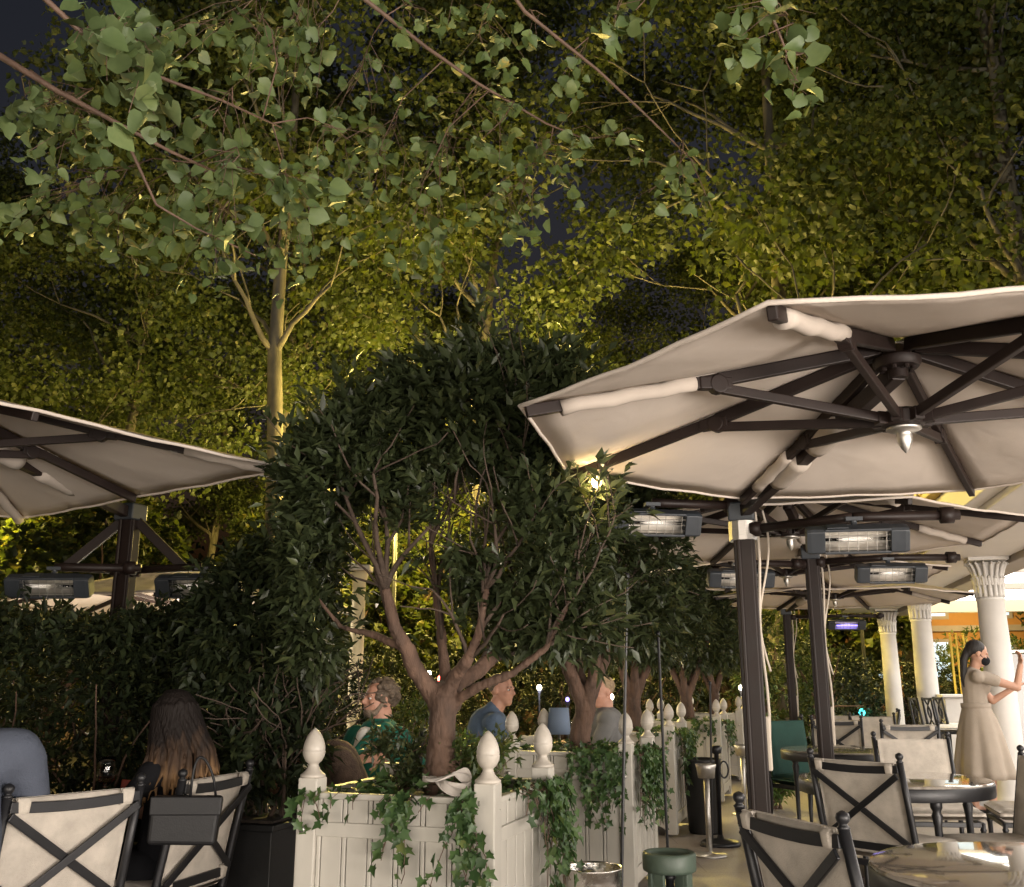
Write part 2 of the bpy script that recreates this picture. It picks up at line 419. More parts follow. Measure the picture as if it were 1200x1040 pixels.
def twig_leaves(cent, out, per, spread, size, up=.15, along=.10):
    """leaf rosettes: for each twig tip, `per` leaves round its outward direction"""
    n = len(cent); c = np.repeat(cent, per, 0); o = np.repeat(unit(out), per, 0)
    N = len(c)
    d = unit(o * .75 + rdir(N) * spread + np.array([0, 0, up]))
    p = c + o * RNG.uniform(-along, along * .3, (N, 1)) + rdir(N) * size * .15
    nrm = unit(np.array([0, 0, 1.0]) + rdir(N) * .8)
    return p, d, nrm, size * RNG.uniform(.65, 1.15, N)

def grow(mb, p, d, L, r, lev, tips, spread=.6, kids_n=3, wob=.12, up=.15, n=7, r_end=.45, minr=.003):
    p = Vector(p); d = Vector(d).normalized()
    pts = [p.copy()]; rad = [r]
    S = 5
    for i in range(S):
        d = (d + Vector((random.gauss(0, wob), random.gauss(0, wob), random.gauss(0, wob) + up * .2))).normalized()
        p = p + d * L / S; pts.append(p.copy()); rad.append(max(minr, r * (1 - (1 - r_end) * (i + 1) / S)))
    mb.tube(pts, rad, n)
    if lev <= 0:
        tips.append((p.copy(), d.copy())); return
    for k in range(kids_n):
        t = random.uniform(.45, 1.0) if k else 1.0
        i = min(S, max(1, round(t * S)))
        ax = d.orthogonal(); ax.rotate(Matrix.Rotation(random.uniform(0, 2 * pi), 3, d))
        nd = (d + ax * random.uniform(.4, 1.0) * spread * 1.6).normalized()
        grow(mb, pts[i], nd, L * random.uniform(.6, .85), rad[i] * .72, lev - 1, tips, spread, kids_n, wob, up, max(5, n - 1), r_end, minr)

# ------------------------------------------------------------------ setting: ground, terrace, sky
g = MB().box((0, 150, -.3), (900, 900, .6)); tag(g.build('ground', M('dark park ground', (.045, .038, .026), .95, 0, .35, .8, .5, 8)), kind='structure')
def sheet(name, pts, z, mat, t=.02):
    mb = MB(); n = len(pts)
    mb.prism(pts, Matrix.Translation((0, 0, z - t)), t)
    return tag(mb.build(name, mat), kind='structure')
def rowpt(a, b): v = nv * a + rv * b; return (v.x, v.y)
sheet('terrace', [rowpt(-9, -6), rowpt(16, -6), rowpt(16, 18), rowpt(-9, 18)], .024, m_terrace, .02)

w = bpy.data.worlds.new('World'); scn.world = w; w.use_nodes = True
wn = w.node_tree.nodes; bg = wn['Background']
sky = wn.new('ShaderNodeTexSky'); sky.sky_type = 'NISHITA'; sky.sun_disc = False
sky.sun_elevation = radians(-3.0); sky.sun_rotation = radians(200)
w.node_tree.links.new(sky.outputs[0], bg.inputs[0]); bg.inputs[1].default_value = .28
SUN = bpy.data.lights.new('Moon', 'SUN'); SUN.energy = .004; SUN.angle = radians(.5); SUN.color = (1, .96, .9)
so = bpy.data.objects.new('moonlight', SUN); so.rotation_euler = (radians(40), 0, radians(30)); COL.objects.link(so)

def lamp(name, kind, loc, energy, col, size=.2, rot=None, **kw):
    l = bpy.data.lights.new(name, kind); l.energy = energy; l.color = col
    if name == 'street_light': l.color = (1.0, .75, .19)
    if kind == 'POINT' or kind == 'SPOT': l.shadow_soft_size = size
    if kind == 'AREA': l.shape = 'RECTANGLE'; l.size = size[0]; l.size_y = size[1]
    for k, v in kw.items(): setattr(l, k, v)
    o = bpy.data.objects.new(name, l); o.location = loc
    if rot: o.rotation_euler = rot
    COL.objects.link(o); return o

# ------------------------------------------------------------------ planters
W, PZ = .83, .94
def egg_profile(s=1.0):
    pts = [(.050, 0), (.050, .010), (.042, .016), (.028, .030), (.021, .044), (.020, .052), (.026, .058), (.031, .062)]
    for i in range(1, 6):
        t = i / 6; pts.append((.031 + .0135 * sin(t * pi / 2), .062 + .036 * t))
    pts += [(.0452, .100), (.0452, .103), (.0432, .105)]
    for i in range(1, 13):
        t = i / 12; pts.append((.0446 * max(0, 1 - t ** 1.9) ** .72, .106 + .090 * t))
    pts[-1] = (.0008, .197)
    return [(r * s, z * s) for r, z in pts]
def make_planter():
    r = thing('planter_box', 'white panelled planter box in front of the others, ivy hanging over its front', 'planter', (0, 0, 0), 0, 'white planter boxes in a row')
    # local: right-front corner at origin, box extends to -x and +y
    pw = .085
    for (x, y) in ((-pw / 2, pw / 2), (-W + pw / 2, pw / 2), (-pw / 2, W - pw / 2), (-W + pw / 2, W - pw / 2)):
        b = MB().box((x, y, PZ / 2 + .01), (pw, pw, PZ - .02)).build('corner_post', m_whitewood, r, bevel=.006)
        f = MB().lathe(egg_profile(1.0), (x, y, PZ), 28).build('finial', m_finial, r, smooth=True)
    def panel(name, side):
        mb = MB(); n = 6; span = W - 2 * pw; bw = span / n
        # boards with pairs of grooves: a narrow bead between wide boards
        for k in range(n):
            x0 = pw + k * bw
            segs = [(x0 + .0025, x0 + bw * .80), (x0 + bw * .80 + .004, x0 + bw - .0025)]
            for i, (a, c) in enumerate(segs):
                q = .018 if i == 0 else .021
                mb.box((-(a + c) / 2, .024 + (.021 - q) / 2, .51), (c - a, q, .70))
        mb.box((-W / 2, .040, .51), (span, .012, .72))
        rails = [(.885, .03, .050), (.745, .055, .012), (.16, .07, .012)]
        for (z, hgt, y0) in rails:
            if z == .885: mb.box((-W / 2, .026, .872), (span - .002, .040, .024))
            else: mb.box((-W / 2, .0085, z), (span - .002, .012, hgt))
        # shaped apron above the feet
        poly = [(-W + pw + .001, .125), (-pw - .001, .125), (-pw - .001, .045), (-pw - .06, .085), (-W + pw + .06, .085), (-W + pw + .001, .045)]
        mb.prism(poly, Matrix(((1, 0, 0, 0), (0, 0, -1, .034), (0, 1, 0, 0), (0, 0, 0, 1))), .018)
        o = mb.build(name, m_whitewood, r, bevel=.0025, seg=1)
        c = Vector((-W / 2, W / 2, 0))
        o.matrix_local = Matrix.Translation(c) @ Matrix.Rotation(side * pi / 2, 4, 'Z') @ Matrix.Translation(-c)
        return o
    for s in range(4): panel('side_panel', s)
    MB().box((-W / 2, W / 2, .80), (W - .10, W - .10, .06)).build('soil_bed', m_soil, r)
    # small latch knobs on the front posts
    for x in (-pw / 2, -W + pw / 2):
        MB().lathe([(.006, 0), (.006, .018), (.013, .022), (.013, .030), (.004, .034)], (x, 0, .745), 12, Matrix.Rotation(pi / 2, 3, 'X')).build('latch_knob', m_steel, r, smooth=True)
    return r
P_RF = [Vector((-.064, 3.80, 0.024)), Vector((.735, 6.20, 0.024)), Vector((1.40, 8.72, 0.024)), Vector((2.30, 11.07, 0.024)), Vector((3.1, 13.5, .024))]
planter = make_planter(); planter.scale = (1, 1, .965); planter.location = P_RF[0]; planter.rotation_euler = (0, 0, -TH)
plab = ['second white planter box of the row, behind the steel bucket',
        'third white planter box of the row, beside the steel bowl stand',
        'fourth white planter box of the row, past the black bin',
        'last and smallest white planter box of the row, partly behind the near brown mast']
for i, l in enumerate(plab): dup(planter, P_RF[i + 1], -TH, l)
_f = [o for o in CH[planter.name] if o.name.startswith('finial')]
bpy.data.objects.remove(_f[3]); CH[planter.name] = [o for o in CH[planter.name] if o is not None and o != _f[3]] if False else []
def pc(i, x=-W / 2, y=W / 2, z=0): # planter local -> world
    v = P_RF[i] + nv * x + rv * y; return Vector((v.x, v.y, z))

# ------------------------------------------------------------------ planter trees
def crown_points(ells, n, shell=.55, holes=()):
    out = []; outd = []
    vol = np.array([e[1][0] * e[1][1] * e[1][2] for e in ells]); vol = vol ** .7; vol /= vol.sum()
    while len(out) < n:
        k = RNG.choice(len(ells), p=vol); c, r = ells[k]
        u = rdir(1)[0]; q = RNG.uniform(shell, 1.0) ** .6
        p = np.array(c) + u * np.array(r) * q
        inside = False
        for j, (c2, r2) in enumerate(ells):
            if j != k and (((p - np.array(c2)) / np.array(r2)) ** 2).sum() < .45: inside = True
        if inside and RNG.random() < .8: continue
        bad = False
        for (hc, hr, pr) in holes:
            if (((p - np.array(hc)) / np.array(hr)) ** 2).sum() < 1 and RNG.random() < pr: bad = True
        if bad: continue
        out.append(p); outd.append(u * np.array((1, 1, 1)))
    return np.array(out), np.array(outd)

def gnarl(o, st):
    for nm, sz, k in (('knots', .075, 1.0), ('fissures', .018, .45)):
        tx = bpy.data.textures.new('bark_' + nm, 'CLOUDS'); tx.noise_scale = sz; tx.noise_depth = 2
        m = o.modifiers.new(nm, 'DISPLACE'); m.texture = tx; m.strength = st * k; m.mid_level = .5; m.texture_coords = 'LOCAL'
    return o
def near_tree():
    c0 = pc(0, -W / 2 , W / 2, .82); d0 = c0.y
    t = thing('bay_tree', 'large dark evergreen tree with a thick forked brown trunk in the nearest planter', 'tree', c0, 0, 'evergreen trees in the planters')
    def L(px, py, dd=0): return at(px, py, d0 + dd) - c0
    mb = MB(); sh_ = MB(); tips = []
    base = [Vector((0, 0, -.05)), L(517, 868), L(519, 838), L(522, 818)]
    base[0] = L(515, 912); base[0].z = -.05
    mb.tube(base, [.070, .060, .058, .062], 14)
    limbs = [([L(519, 830), L(505, 808, .02), L(488, 788, .0), L(478, 762, -.05), L(462, 735, -.08), L(452, 690, -.10)], .054),
             ([L(523, 822), L(535, 800, .05), L(562, 785, .12), L(580, 768, .15), L(610, 740, .2), L(640, 690, .2)], .048),
             ([L(522, 820), L(532, 795, -.05), L(548, 775, -.15), L(562, 740, -.22), L(570, 690, -.25)], .036),
             ([L(530, 825), L(560, 805, -.1), L(600, 790, -.15), L(640, 760, -.2), L(670, 700, -.2)], .026),
             ([L(520, 825), L(522, 795, .1), L(518, 755, .15), L(512, 700, .2), L(505, 640, .15)], .034),
             ([L(478, 762, -.05), L(440, 745, .05), L(400, 735, .1), L(370, 700, .1)], .022)]
    for li_, (pts, r) in enumerate(limbs):
        n = len(pts); mb.tube(pts, [r * (1 - .6 * i / (n - 1)) for i in range(n)], 10)
        if li_ == 5: continue
        for i in range(4 if li_ == 0 else 2, n):
            for k in range(2 if i < n - 1 else 4):
                dv = (pts[i] - pts[i - 1]).normalized() + Vector((random.gauss(0, .45), random.gauss(0, .45), random.uniform(.3, 1.0)))
                grow(sh_, pts[i], dv, random.uniform(.3, .55), r * .30, 1, tips, .6, 3, .14, .2, 6, .4, .0025)
    mb.ell(L(521, 820, .02), (.078, .07, .085)).ell(L(518, 905), (.082, .078, .07))
    for (px, py) in ((560, 500), (600, 500), (590, 450), (525, 470)):  # bare shoots showing in the crown
        s = L(px + random.uniform(-10, 10), py + 120, -.1)
        grow(sh_, s, L(px, py, -.25) - s, .55, .007, 1, tips, .5, 3, .1, .1, 6, .4, .002)
    gnarl(mb.build('trunk', m_bark, t, remesh=.008, smoothit=3), .016); sh_.build('branches', m_darkbark, t, smooth=True)
    def E(px, py, rx, ry, dd=0, ry_d=.45):
        s = d0 / F * 1.02
        return (tuple(L(px, py, dd)), (rx * s, ry_d, ry * s))
    ells = [E(405, 575, 75, 90, 0, .42), E(455, 525, 85, 75, .05, .45), E(545, 495, 105, 85, 0, .5), E(640, 500, 80, 70, .1, .42), E(592, 452, 78, 40, .1, .3), E(540, 424, 28, 22, 0, .2), E(648, 428, 32, 24, .1, .2), E(600, 418, 24, 20, 0, .15), E(478, 452, 30, 24, 0, .2), E(418, 484, 28, 26, 0, .2), E(370, 530, 26, 30, 0, .2), E(345, 575, 22, 34, .05, .2), E(340, 640, 24, 34, .05, .2),
            E(665, 590, 65, 100, .1, .4), E(380, 665, 58, 85, .1, .38), E(440, 630, 80, 95, .15, .42), E(610, 640, 85, 100, 0, .45), E(540, 600, 100, 95, 0, .5),
            E(560, 720, 85, 50, .1, .36), E(655, 700, 65, 70, .05, .36), E(378, 735, 42, 55, .15, .33), E(480, 720, 70, 55, .2, .3)]
    holes = [(tuple(L(450, 690, 0)), (.31, 1.5, .36), .97), (tuple(L(510, 745, 0)), (.29, 1.5, .2), .95), (tuple(L(540, 600, 0)), (.26, 1.5, .22), .9), (tuple(L(425, 620, 0)), (.15, 1.5, .18), .85), (tuple(L(580, 650, 0)), (.12, 1.5, .12), .8), (tuple(L(400, 705, 0)), (.12, 1.5, .10), .85), (tuple(L(560, 790, 0)), (.5, .9, .12), .9)]
    cp_, od = crown_points(ells, 2350, .5, holes)
    od = unit(od + np.array((0, 0, .5)))
    p, d, nn, s = twig_leaves(cp_, od, 12, .8, .076)
    c3, o3 = crown_points(ells, 420, .97, holes); c3 = c3 + o3 * RNG.uniform(.02, .13, (len(c3), 1)) + np.maximum(o3[:, 2:], 0) * np.array((0, 0, .10)) * RNG.random((len(c3), 1)); o3 = o3 + np.maximum(o3[:, 2:], 0) * np.array((0, 0, .9))
    p3, d3, n3, s3 = twig_leaves(c3, unit(o3 + np.array((0, 0, .35))), 8, .55, .074, .2, .16)
    p, d, nn, s = np.vstack([p, p3]), np.vstack([d, d3]), np.vstack([nn, n3]), np.concatenate([s, s3])
    tp = np.array([tuple(x[0]) for x in tips]); td = np.array([tuple(x[1]) for x in tips])
    keep = RNG.random(len(tp)) < .9
    for (hc, hr, pr) in holes: keep &= ~((((tp - np.array(hc)) / np.array(hr)) ** 2).sum(1) < 1)
    p2, d2, n2, s2 = twig_leaves(tp[keep], td[keep], 6, .7, .082)
    P_ = np.vstack([p, p2]); D = np.vstack([d, d2]); Nn = np.vstack([nn, n2]); S_ = np.concatenate([s, s2])
    zl = L(450, 768).z; k = ~((P_[:, 2] < zl) & (P_[:, 0] > L(378, 800).x) & (P_[:, 0] < L(650, 800).x)); P_, D, Nn, S_ = P_[k], D[k], Nn[k], S_[k]
    leaves('crown', P_, D, Nn, S_, T_LANCE, leaf_bay, t, RNG.beta(1.6, 2.6, len(P_)), .25)
    return t
near_tree()
def far_planter_tree():
    t = thing('bay_tree', 'dark evergreen tree with a leaning trunk in the second planter', 'tree', (0, 0, 0), 0, 'evergreen trees in the planters')
    mb = MB(); sh_ = MB(); tips = []
    mb.tube([(0, 0, -.05), (-.015, .01, .12), (.03, 0, .3)], [.085, .072, .066], 12); mb.ell((.025, 0, .30), (.075, .075, .09))
    for a in range(5):
        an = a * 1.256 + .4 + random.uniform(-.4, .4)
        pts = [Vector((.02, 0, .27)), Vector((.02 + .10 * cos(an), .10 * sin(an), .5)), Vector((random.uniform(.15, .3) * cos(an), .25 * sin(an), random.uniform(.7, .9))), Vector((.36 * cos(an), .36 * sin(an), 1.15))]
        mb.tube(pts, [.05, .04, .03, .018], 9)
        for i in (2, 3):
            for k in range(4):
                dv = (pts[i] - pts[i - 1]).normalized() + Vector((random.gauss(0, .5), random.gauss(0, .5), random.uniform(0, .8)))
                grow(sh_, pts[i], dv, random.uniform(.3, .5), .011, 1, tips, .6, 3, .14, .2, 6, .4, .003)
    gnarl(mb.build('trunk', m_bark, t, remesh=.010, smoothit=3), .018); sh_.build('branches', m_darkbark, t, smooth=True)
    ells = [((-.3, 0, 1.2), (.55, .6, .62)), ((.3, .1, 1.25), (.55, .6, .65)), ((0, -.2, 1.6), (.6, .6, .6)), ((-.15, .2, 2.0), (.6, .6, .45)), ((.25, 0, 2.05), (.5, .55, .5)), ((0, 0, .95), (.75, .75, .36))]
    c, o = crown_points(ells, 1900, .45)
    p, d, n, s = twig_leaves(c, unit(o + np.array((0, 0, .3))), 9, .8, .092)
    leaves('crown', p, d, n, s, T_LANCE, leaf_bay, t, RNG.beta(1.6, 2.2, len(p)), .25)
    return t
ft = far_planter_tree(); ft.location = pc(1, z=.84)
dup(ft, pc(2, z=.84), 2.0, 'dark evergreen tree in the third planter, behind the thin black rod', 1.0)
dup(ft, pc(3, z=.84), 4.1, 'dark evergreen tree in the fourth planter, above its cluster of egg finials', .95)
dup(ft, pc(4, z=.84), 5.2, 'dark evergreen tree in the last planter, behind the near brown mast', .95)

# ------------------------------------------------------------------ ivy
def ivy(root_i, label, strands, fill=260, size=.046, hang=(.12, .5), side_bias=None):
    c = pc(root_i, z=.815)
    t = thing('ivy_plant', label, 'ivy', c, 0, 'ivy growing in the planters')
    st = MB(); P_, D, Nn, S_ = [], [], [], []
    R = Matrix.Rotation(-TH, 3, 'Z')
    def leaf(p, dn, out):
        P_.append(tuple(p)); D.append(tuple(dn)); Nn.append(tuple(out)); S_.append(size * random.uniform(.55, 1.25))
    for (side, u, ln) in strands:
        # side 0 front, 1 right, 2 left; u along the edge from -1..1
        h = W / 2
        if side == 0: e = Vector((u * h, -h - .012, .045)); o = Vector((0, -1, 0))
        elif side == 1: e = Vector((h + .012, u * h, .045)); o = Vector((1, 0, 0))
        else: e = Vector((-h - .012, u * h, .045)); o = Vector((-1, 0, 0))
        p = e - o * random.uniform(.10, .2) - Vector((0, 0, .03)); pts = [p.copy(), e - o * .03 + Vector((0, 0, .02)), e + o * .03]
        q = pts[-1].copy(); dz = 0; lat = random.gauss(0, .25); tt = Vector((o.y, -o.x, 0)); outw = .012
        while dz < ln:
            st_ = .035; lat += random.gauss(0, .25); lat *= .85
            q = q + Vector((0, 0, -st_)) + tt * lat * st_ + o * random.gauss(.002, .006)
            if (q - e).dot(o) < .012: q += o * .012
            dz += st_; pts.append(q.copy())
        pts = [R @ x for x in pts]; o_ = R @ o
        st.tube(pts, .0018, 4)
        for i in range(1, len(pts)):
            for k in range(2 if i < len(pts) - 3 else 1):
                b = pts[i] + Vector((random.gauss(0, .012), random.gauss(0, .012), random.gauss(0, .012))) + o_ * random.uniform(.0, .035)
                dn = Vector((random.gauss(0, .5), random.gauss(0, .5), -.8)) + o_ * .35
                out = o_ + Vector((random.gauss(0, .45), random.gauss(0, .45), random.gauss(.35, .3)))
                leaf(b, dn, out)
    for k in range(fill):
        x, y = random.uniform(-1, 1), random.uniform(-1, 1)
        p = R @ Vector((x * W * .47, y * W * .47, random.uniform(.0, .07) + .05 * (1 - max(abs(x), abs(y)))))
        leaf(p, (random.gauss(0, 1), random.gauss(0, 1), random.uniform(-.2, .7)), (random.gauss(0, .4), random.gauss(0, .4) - .3, 1))
    st.build('stems', m_twig, t)
    leaves('leaves', P_, D, Nn, S_, T_IVY, leaf_ivy, t, RNG.beta(2, 2.4, len(P_)), .15)
S0 = [(0, random.uniform(-.95, -.72), random.uniform(.02, .10)) for _ in range(3)] + [(0, random.uniform(.08, .22), random.uniform(.10, .30)) for _ in range(4)] + [(0, random.uniform(.62, .88), random.uniform(.10, .42)) for _ in range(8)] \
   + [(0, random.uniform(-.7, .5), random.uniform(.0, .02)) for _ in range(7)] + [(1, random.uniform(.25, 1.0), random.uniform(.12, .44)) for _ in range(20)] + [(1, random.uniform(-.6, .25), random.uniform(.02, .10)) for _ in range(8)]
ivy(0, 'ivy trailing over the front and right side of the nearest planter', S0, 380)
ivy(1, 'ivy spilling over the right corner of the second planter', [(0, random.uniform(.1, .95), random.uniform(.1, .42)) for _ in range(20)] + [(1, random.uniform(-.9, .9), random.uniform(.15, .45)) for _ in range(34)], 420)
ivy(2, 'ivy spilling over the right side of the third planter', [(0, random.uniform(.2, .95), random.uniform(.05, .2)) for _ in range(6)] + [(1, random.uniform(-.8, .9), random.uniform(.15, .55)) for _ in range(26)], 260)
ivy(3, 'ivy on top of the fourth planter beside its finials', [(0, random.uniform(.3, .95), random.uniform(.05, .2)) for _ in range(8)] + [(1, random.uniform(-.8, .9), random.uniform(.05, .3)) for _ in range(14)], 200)
def underplant(i, x, lb, n=150, h=.3, r=.16, mat=None):
    c = pc(i, x, W * .55, .84); t = thing('underplanting', lb, 'shrub', c)
    st = MB()
    for k in range(7): grow(st, (0, 0, -.04), (random.gauss(0, .4), random.gauss(0, .4), 1), h * .7, .005, 1, [], .5, 3, .12, .2, 5, .4, .0015)
    st.build('stems', m_twig, t)
    es = [((random.uniform(-.08, .08), random.uniform(-.08, .08), h * f), (r, r, h * .38)) for f in (.35, .6, .75)]
    cc, oo = crown_points(es, n, .3); p, d, nn, s = twig_leaves(cc, unit(oo + np.array((0, 0, .3))), 7, .9, .045)
    leaves('foliage', p, d, nn, s, T_LANCE, mat or leaf_bay, t, None, .2)
underplant(0, -W * .70, 'small dark leafy plant left of the forked trunk in the nearest planter', 110, .28, .085)
underplant(0, -W * .30, 'small pale leafy plant right of the forked trunk in the nearest planter', 120, .24, .12, leaf_bush)
# crumpled white gauze on the ivy
def gauze():
    c = at(523, 917, 3.90); mb = MB(); vs = []; n = 90; w_ = 9
    for i in range(n):
        t = 2 * pi * i / n
        p = Vector((.082 * cos(t) + .012 * cos(3 * t + 1), .045 * sin(2 * t + .5), .008 + .024 * sin(t + .6) - .012 * cos(2 * t)))
        d = Vector((.25 * sin(2 * t), .75 + .2 * sin(t), .55 * cos(t + .4))).normalized()
        for j in range(w_):
            u = (j / (w_ - 1) - .5); vs.append(p + d * u * (.050 + .012 * sin(3 * t)) + Vector((0, 0, .006 * sin(9 * u + 4 * t))))
    fs = [(i * w_ + j, i * w_ + j + 1, ((i + 1) % n) * w_ + j + 1, ((i + 1) % n) * w_ + j) for i in range(n) for j in range(w_ - 1)]
    mb.add(vs, fs); o = mb.build('gauze_cloth', m_gauze, None, smooth=True); o.location = c; o.rotation_euler = (.35, .22, -.1)
    m = o.modifiers.new('t', 'SOLIDIFY'); m.thickness = .003
    tag(o, 'crumpled white gauze cloth lying on the ivy at the foot of the forked trunk', 'cloth')
gauze()

# ------------------------------------------------------------------ parasols
def canopy(root, c, R0, z, a0, peak=.34, sleeves=(), lenr=.50, arm_from=None, name='canopy', droop=0.0):
    """c: hub position relative to the mast foot; z: height of the canopy rim"""
    c = Vector((c[0], c[1], 0)); A = [a0 + k * pi / 4 for k in range(8)]; RR = R0 if hasattr(R0, '__len__') else [R0] * 8
    nr, nt_ = 12, 10
    mb = MB(); ht = .006
    def surf(k, r, t):
        p0 = Vector((cos(A[k]), sin(A[k]), 0)) * RR[k]; p1 = Vector((cos(A[(k + 1) % 8]), sin(A[(k + 1) % 8]), 0)) * RR[(k + 1) % 8]
        q = p0.lerp(p1, t); s = sin(pi * t)
        rr = r * (1 - .010 * s * r * r)
        hgt = z + peak * (1 - r) ** 1.06 - .022 * s * r * (1.15 - r) * 2.2 - .002 * s * r
        wr = .004 * sin(17 * t + 3 * k + 9 * r) * s * r
        return c + q * rr + Vector((0, 0, hgt + wr))
    for k in range(8):
        b = []
        for i in range(nr + 1):
            for j in range(nt_ + 1): b.append(surf(k, max(.02, i / nr), j / nt_))
        fs = [(i * (nt_ + 1) + j, i * (nt_ + 1) + j + 1, (i + 1) * (nt_ + 1) + j + 1, (i + 1) * (nt_ + 1) + j) for i in range(nr) for j in range(nt_)]
        mb.add(b, fs)
    cn = mb.build(name, m_canvas, root, smooth=True)
    mo = cn.modifiers.new('t', 'SOLIDIFY'); mo.thickness = .004; mo.offset = 1
    hem = MB()
    pts = [surf(k, 1.0, j / nt_) + Vector((0, 0, -.004)) for k in range(8) for j in range(nt_)]; pts.append(pts[0])
    hem.tube(pts, .0075, 6, False); hem.build('hem', m_canvas, cn, smooth=True)
    hub_t = c + Vector((0, 0, z + peak - .075)); hub_b = c + Vector((0, 0, z + .015))
    h = MB().lathe([(.03, -.05), (.075, -.045), (.085, -.03), (.085, -.012), (.06, -.006), (.03, .04)], hub_t, 20)
    for k in range(8):
        h.lathe([(.010, -.06), (.010, -.045)], hub_t + Vector((cos(A[k]) * .055, sin(A[k]) * .055, 0)), 8)
    h.tube([hub_t + Vector((0, 0, -.05)), hub_t + Vector((0, 0, -.085))], .035, 12)
    h.build('crown_hub', m_bronze, root, auto=40)
    h = MB().lathe([(.022, .05), (.05, .045), (.075, .03), (.075, -.015), (.062, -.02)], hub_b, 20)
    for k in range(8):
        a = A[k]; h.box(hub_b + Vector((cos(a) * .085, sin(a) * .085, .008)), (.04, .036, .045), a)
    h.build('strut_hub', m_bronze, root, auto=40)
    f = MB().lathe([(.060, -.021), (.062, -.030), (.050, -.036), (.026, -.040), (.028, -.052), (.026, -.075), (.016, -.10), (.004, -.115), (.0008, -.118)], hub_b, 20)
    f.build('hub_finial', m_steel, root, smooth=True)
    for k in range(8):
        u = Vector((cos(A[k]), sin(A[k]), 0)); R = RR[k]
        def rp(r, off=.034): 
            return c + u * (r * R) + Vector((0, 0, z + peak * (1 - r) ** 1.06 - off))
        p0, pm, p1 = rp(.05), rp(.5), rp(.985, .026)
        rb = MB().bar(p0, pm, .030, .048).bar(pm, p1, .028, .042)
        rb.lathe([(.021, -.017), (.021, .017)], pm, 12, Matrix((u.cross(Vector((0, 0, 1))), u, Vector((0, 0, 1)))).transposed() @ Matrix.Rotation(pi / 2, 3, 'Y'))
        ro = rb.build('rib', m_bronze, root, bevel=.004)
        pj = rp(lenr, .062)
        # strut with its bracket plate
        mm = Matrix((u.cross(Vector((0, 0, 1))), u, Vector((0, 0, 1)))).transposed()
        s_ = MB().bar(hub_b + u * .075 + Vector((0, 0, .008)), pj, .026, .036)
        s_.lathe([(.034, -.022), (.034, .022)], pj + Vector((0, 0, .012)), 14, mm @ Matrix.Rotation(pi / 2, 3, 'Y'))
        s_.bar(pj - u * .05 + Vector((0, 0, .016)), pj + u * .07 + Vector((0, 0, .012)), .038, .044)
        s_.build('strut', m_bronze, root, bevel=.004)
        if k in sleeves:
            r0, r1 = sleeves[k]
            sl = MB(); n = 8; pts = [rp(r0 + (r1 - r0) * i / n, .030) + Vector((0, 0, .004 * sin(i * 2.1))) for i in range(n + 1)]
            sl.tube(pts, [.0275 + .0015 * sin(i * 1.7) for i in range(n + 1)], 12)
            sl.build('rib_sleeve', m_sleeve, ro, smooth=True)
    if arm_from is not None:
        a = Vector(arm_from); b = hub_t + Vector((0, 0, -.06)); dirn = (b - a)
        am = MB().bar(a, b, .055, .065); am.build('arm', m_bronze, root, bevel=.006)
        sl = MB()
        for (t0, t1) in ((.30, .47), (.56, .72)):
            pts = [a.lerp(b, t0 + (t1 - t0) * i / 6) for i in range(7)]
            sl.tube(pts, [.052, .056, .053, .055, .052, .055, .050], 14)
        sl.build('arm_sleeve', m_sleeve, root, smooth=True)
def mast(root, top, wdt=.10, base=True, cords=True):
    mb = MB().box((0, 0, top / 2), (wdt * .92, wdt * .85, top), -TH)
    for s in (-1, 1):                                  # raised rails either side of the groove
        mb.box(Vector((0, -wdt * .47, top / 2)) + Vector((s * wdt * .36, 0, 0)), (wdt * .2, .012, top - .02), -TH)
    mb.build('mast', m_bronze, root, bevel=.006)
    MB().box((0, 0, top - .03), (wdt + .03, wdt + .03, .10), -TH).build('mast_collar', m_anth, root, bevel=.008)
    if base:
        MB().box((0, 0, .045), (.62, .62, .05), -TH).lathe([(.10, .07), (.10, .12), (.08, .14)], (0, 0, 0), 16).build('base_plate', m_bronze, root, bevel=.01)
    if cords:
        pts = [Vector((wdt * .62 + .01 * sin(i), -wdt * .2, top - .03 - i * (top - .9) / 10)) for i in range(11)]
        MB().tube(pts, .008, 6).build('cord', m_rope, root, smooth=True)
        pts = [Vector((wdt * .9 + .035 * sin(i * .5 + .4), -wdt * .1, top - .02 - i * (top - 1.35) / 12)) for i in range(13)]
        MB().tube(pts, .006, 6).build('cord', m_rope, root, smooth=True)
        MB().box((wdt * .62, -.02, .98), (.022, .05, .26), -TH).build('crank_box', m_rope, root, bevel=.006)
GP = 'cream parasols over the terrace'
m1 = Vector((1.22, 5.06, .024))
u1 = thing('cantilever_parasol', 'nearest and largest cream parasol on a brown mast, its ribs and struts seen from below', 'parasol', m1, 0, GP)
mast(u1, 2.18, .105)
canopy(u1, (1.42 - m1.x, 3.38 - m1.y), 1.42, 2.18, radians(11), .34, {2: (.62, .86), 4: (.56, .90), 5: (.52, .93)}, .5, (0, -.02, 2.15))
MB().tube([(0, 0, 2.0), (0, 0, 2.1)], .075, 12).build('arm_bracket', m_steel, u1)
m2 = Vector((2.17, 7.0, .024))
u2 = thing('cantilever_parasol', 'second brown mast carrying two cream canopies, behind the nearest parasol', 'parasol', m2, 0, GP)
mast(u2, 2.22, .10)
canopy(u2, (1.88 - m2.x, 6.48 - m2.y), 1.45, 2.24, radians(10), .34, {0: (.66, .9), 1: (.62, .86), 6: (.5, .9)}, .5, (0, -.02, 2.2))
canopy(u2, (2.55 - m2.x, 9.0 - m2.y), 1.42, 2.24, radians(11), .34, {0: (.66, .9), 7: (.6, .9)}, .5, (0, .02, 2.2))
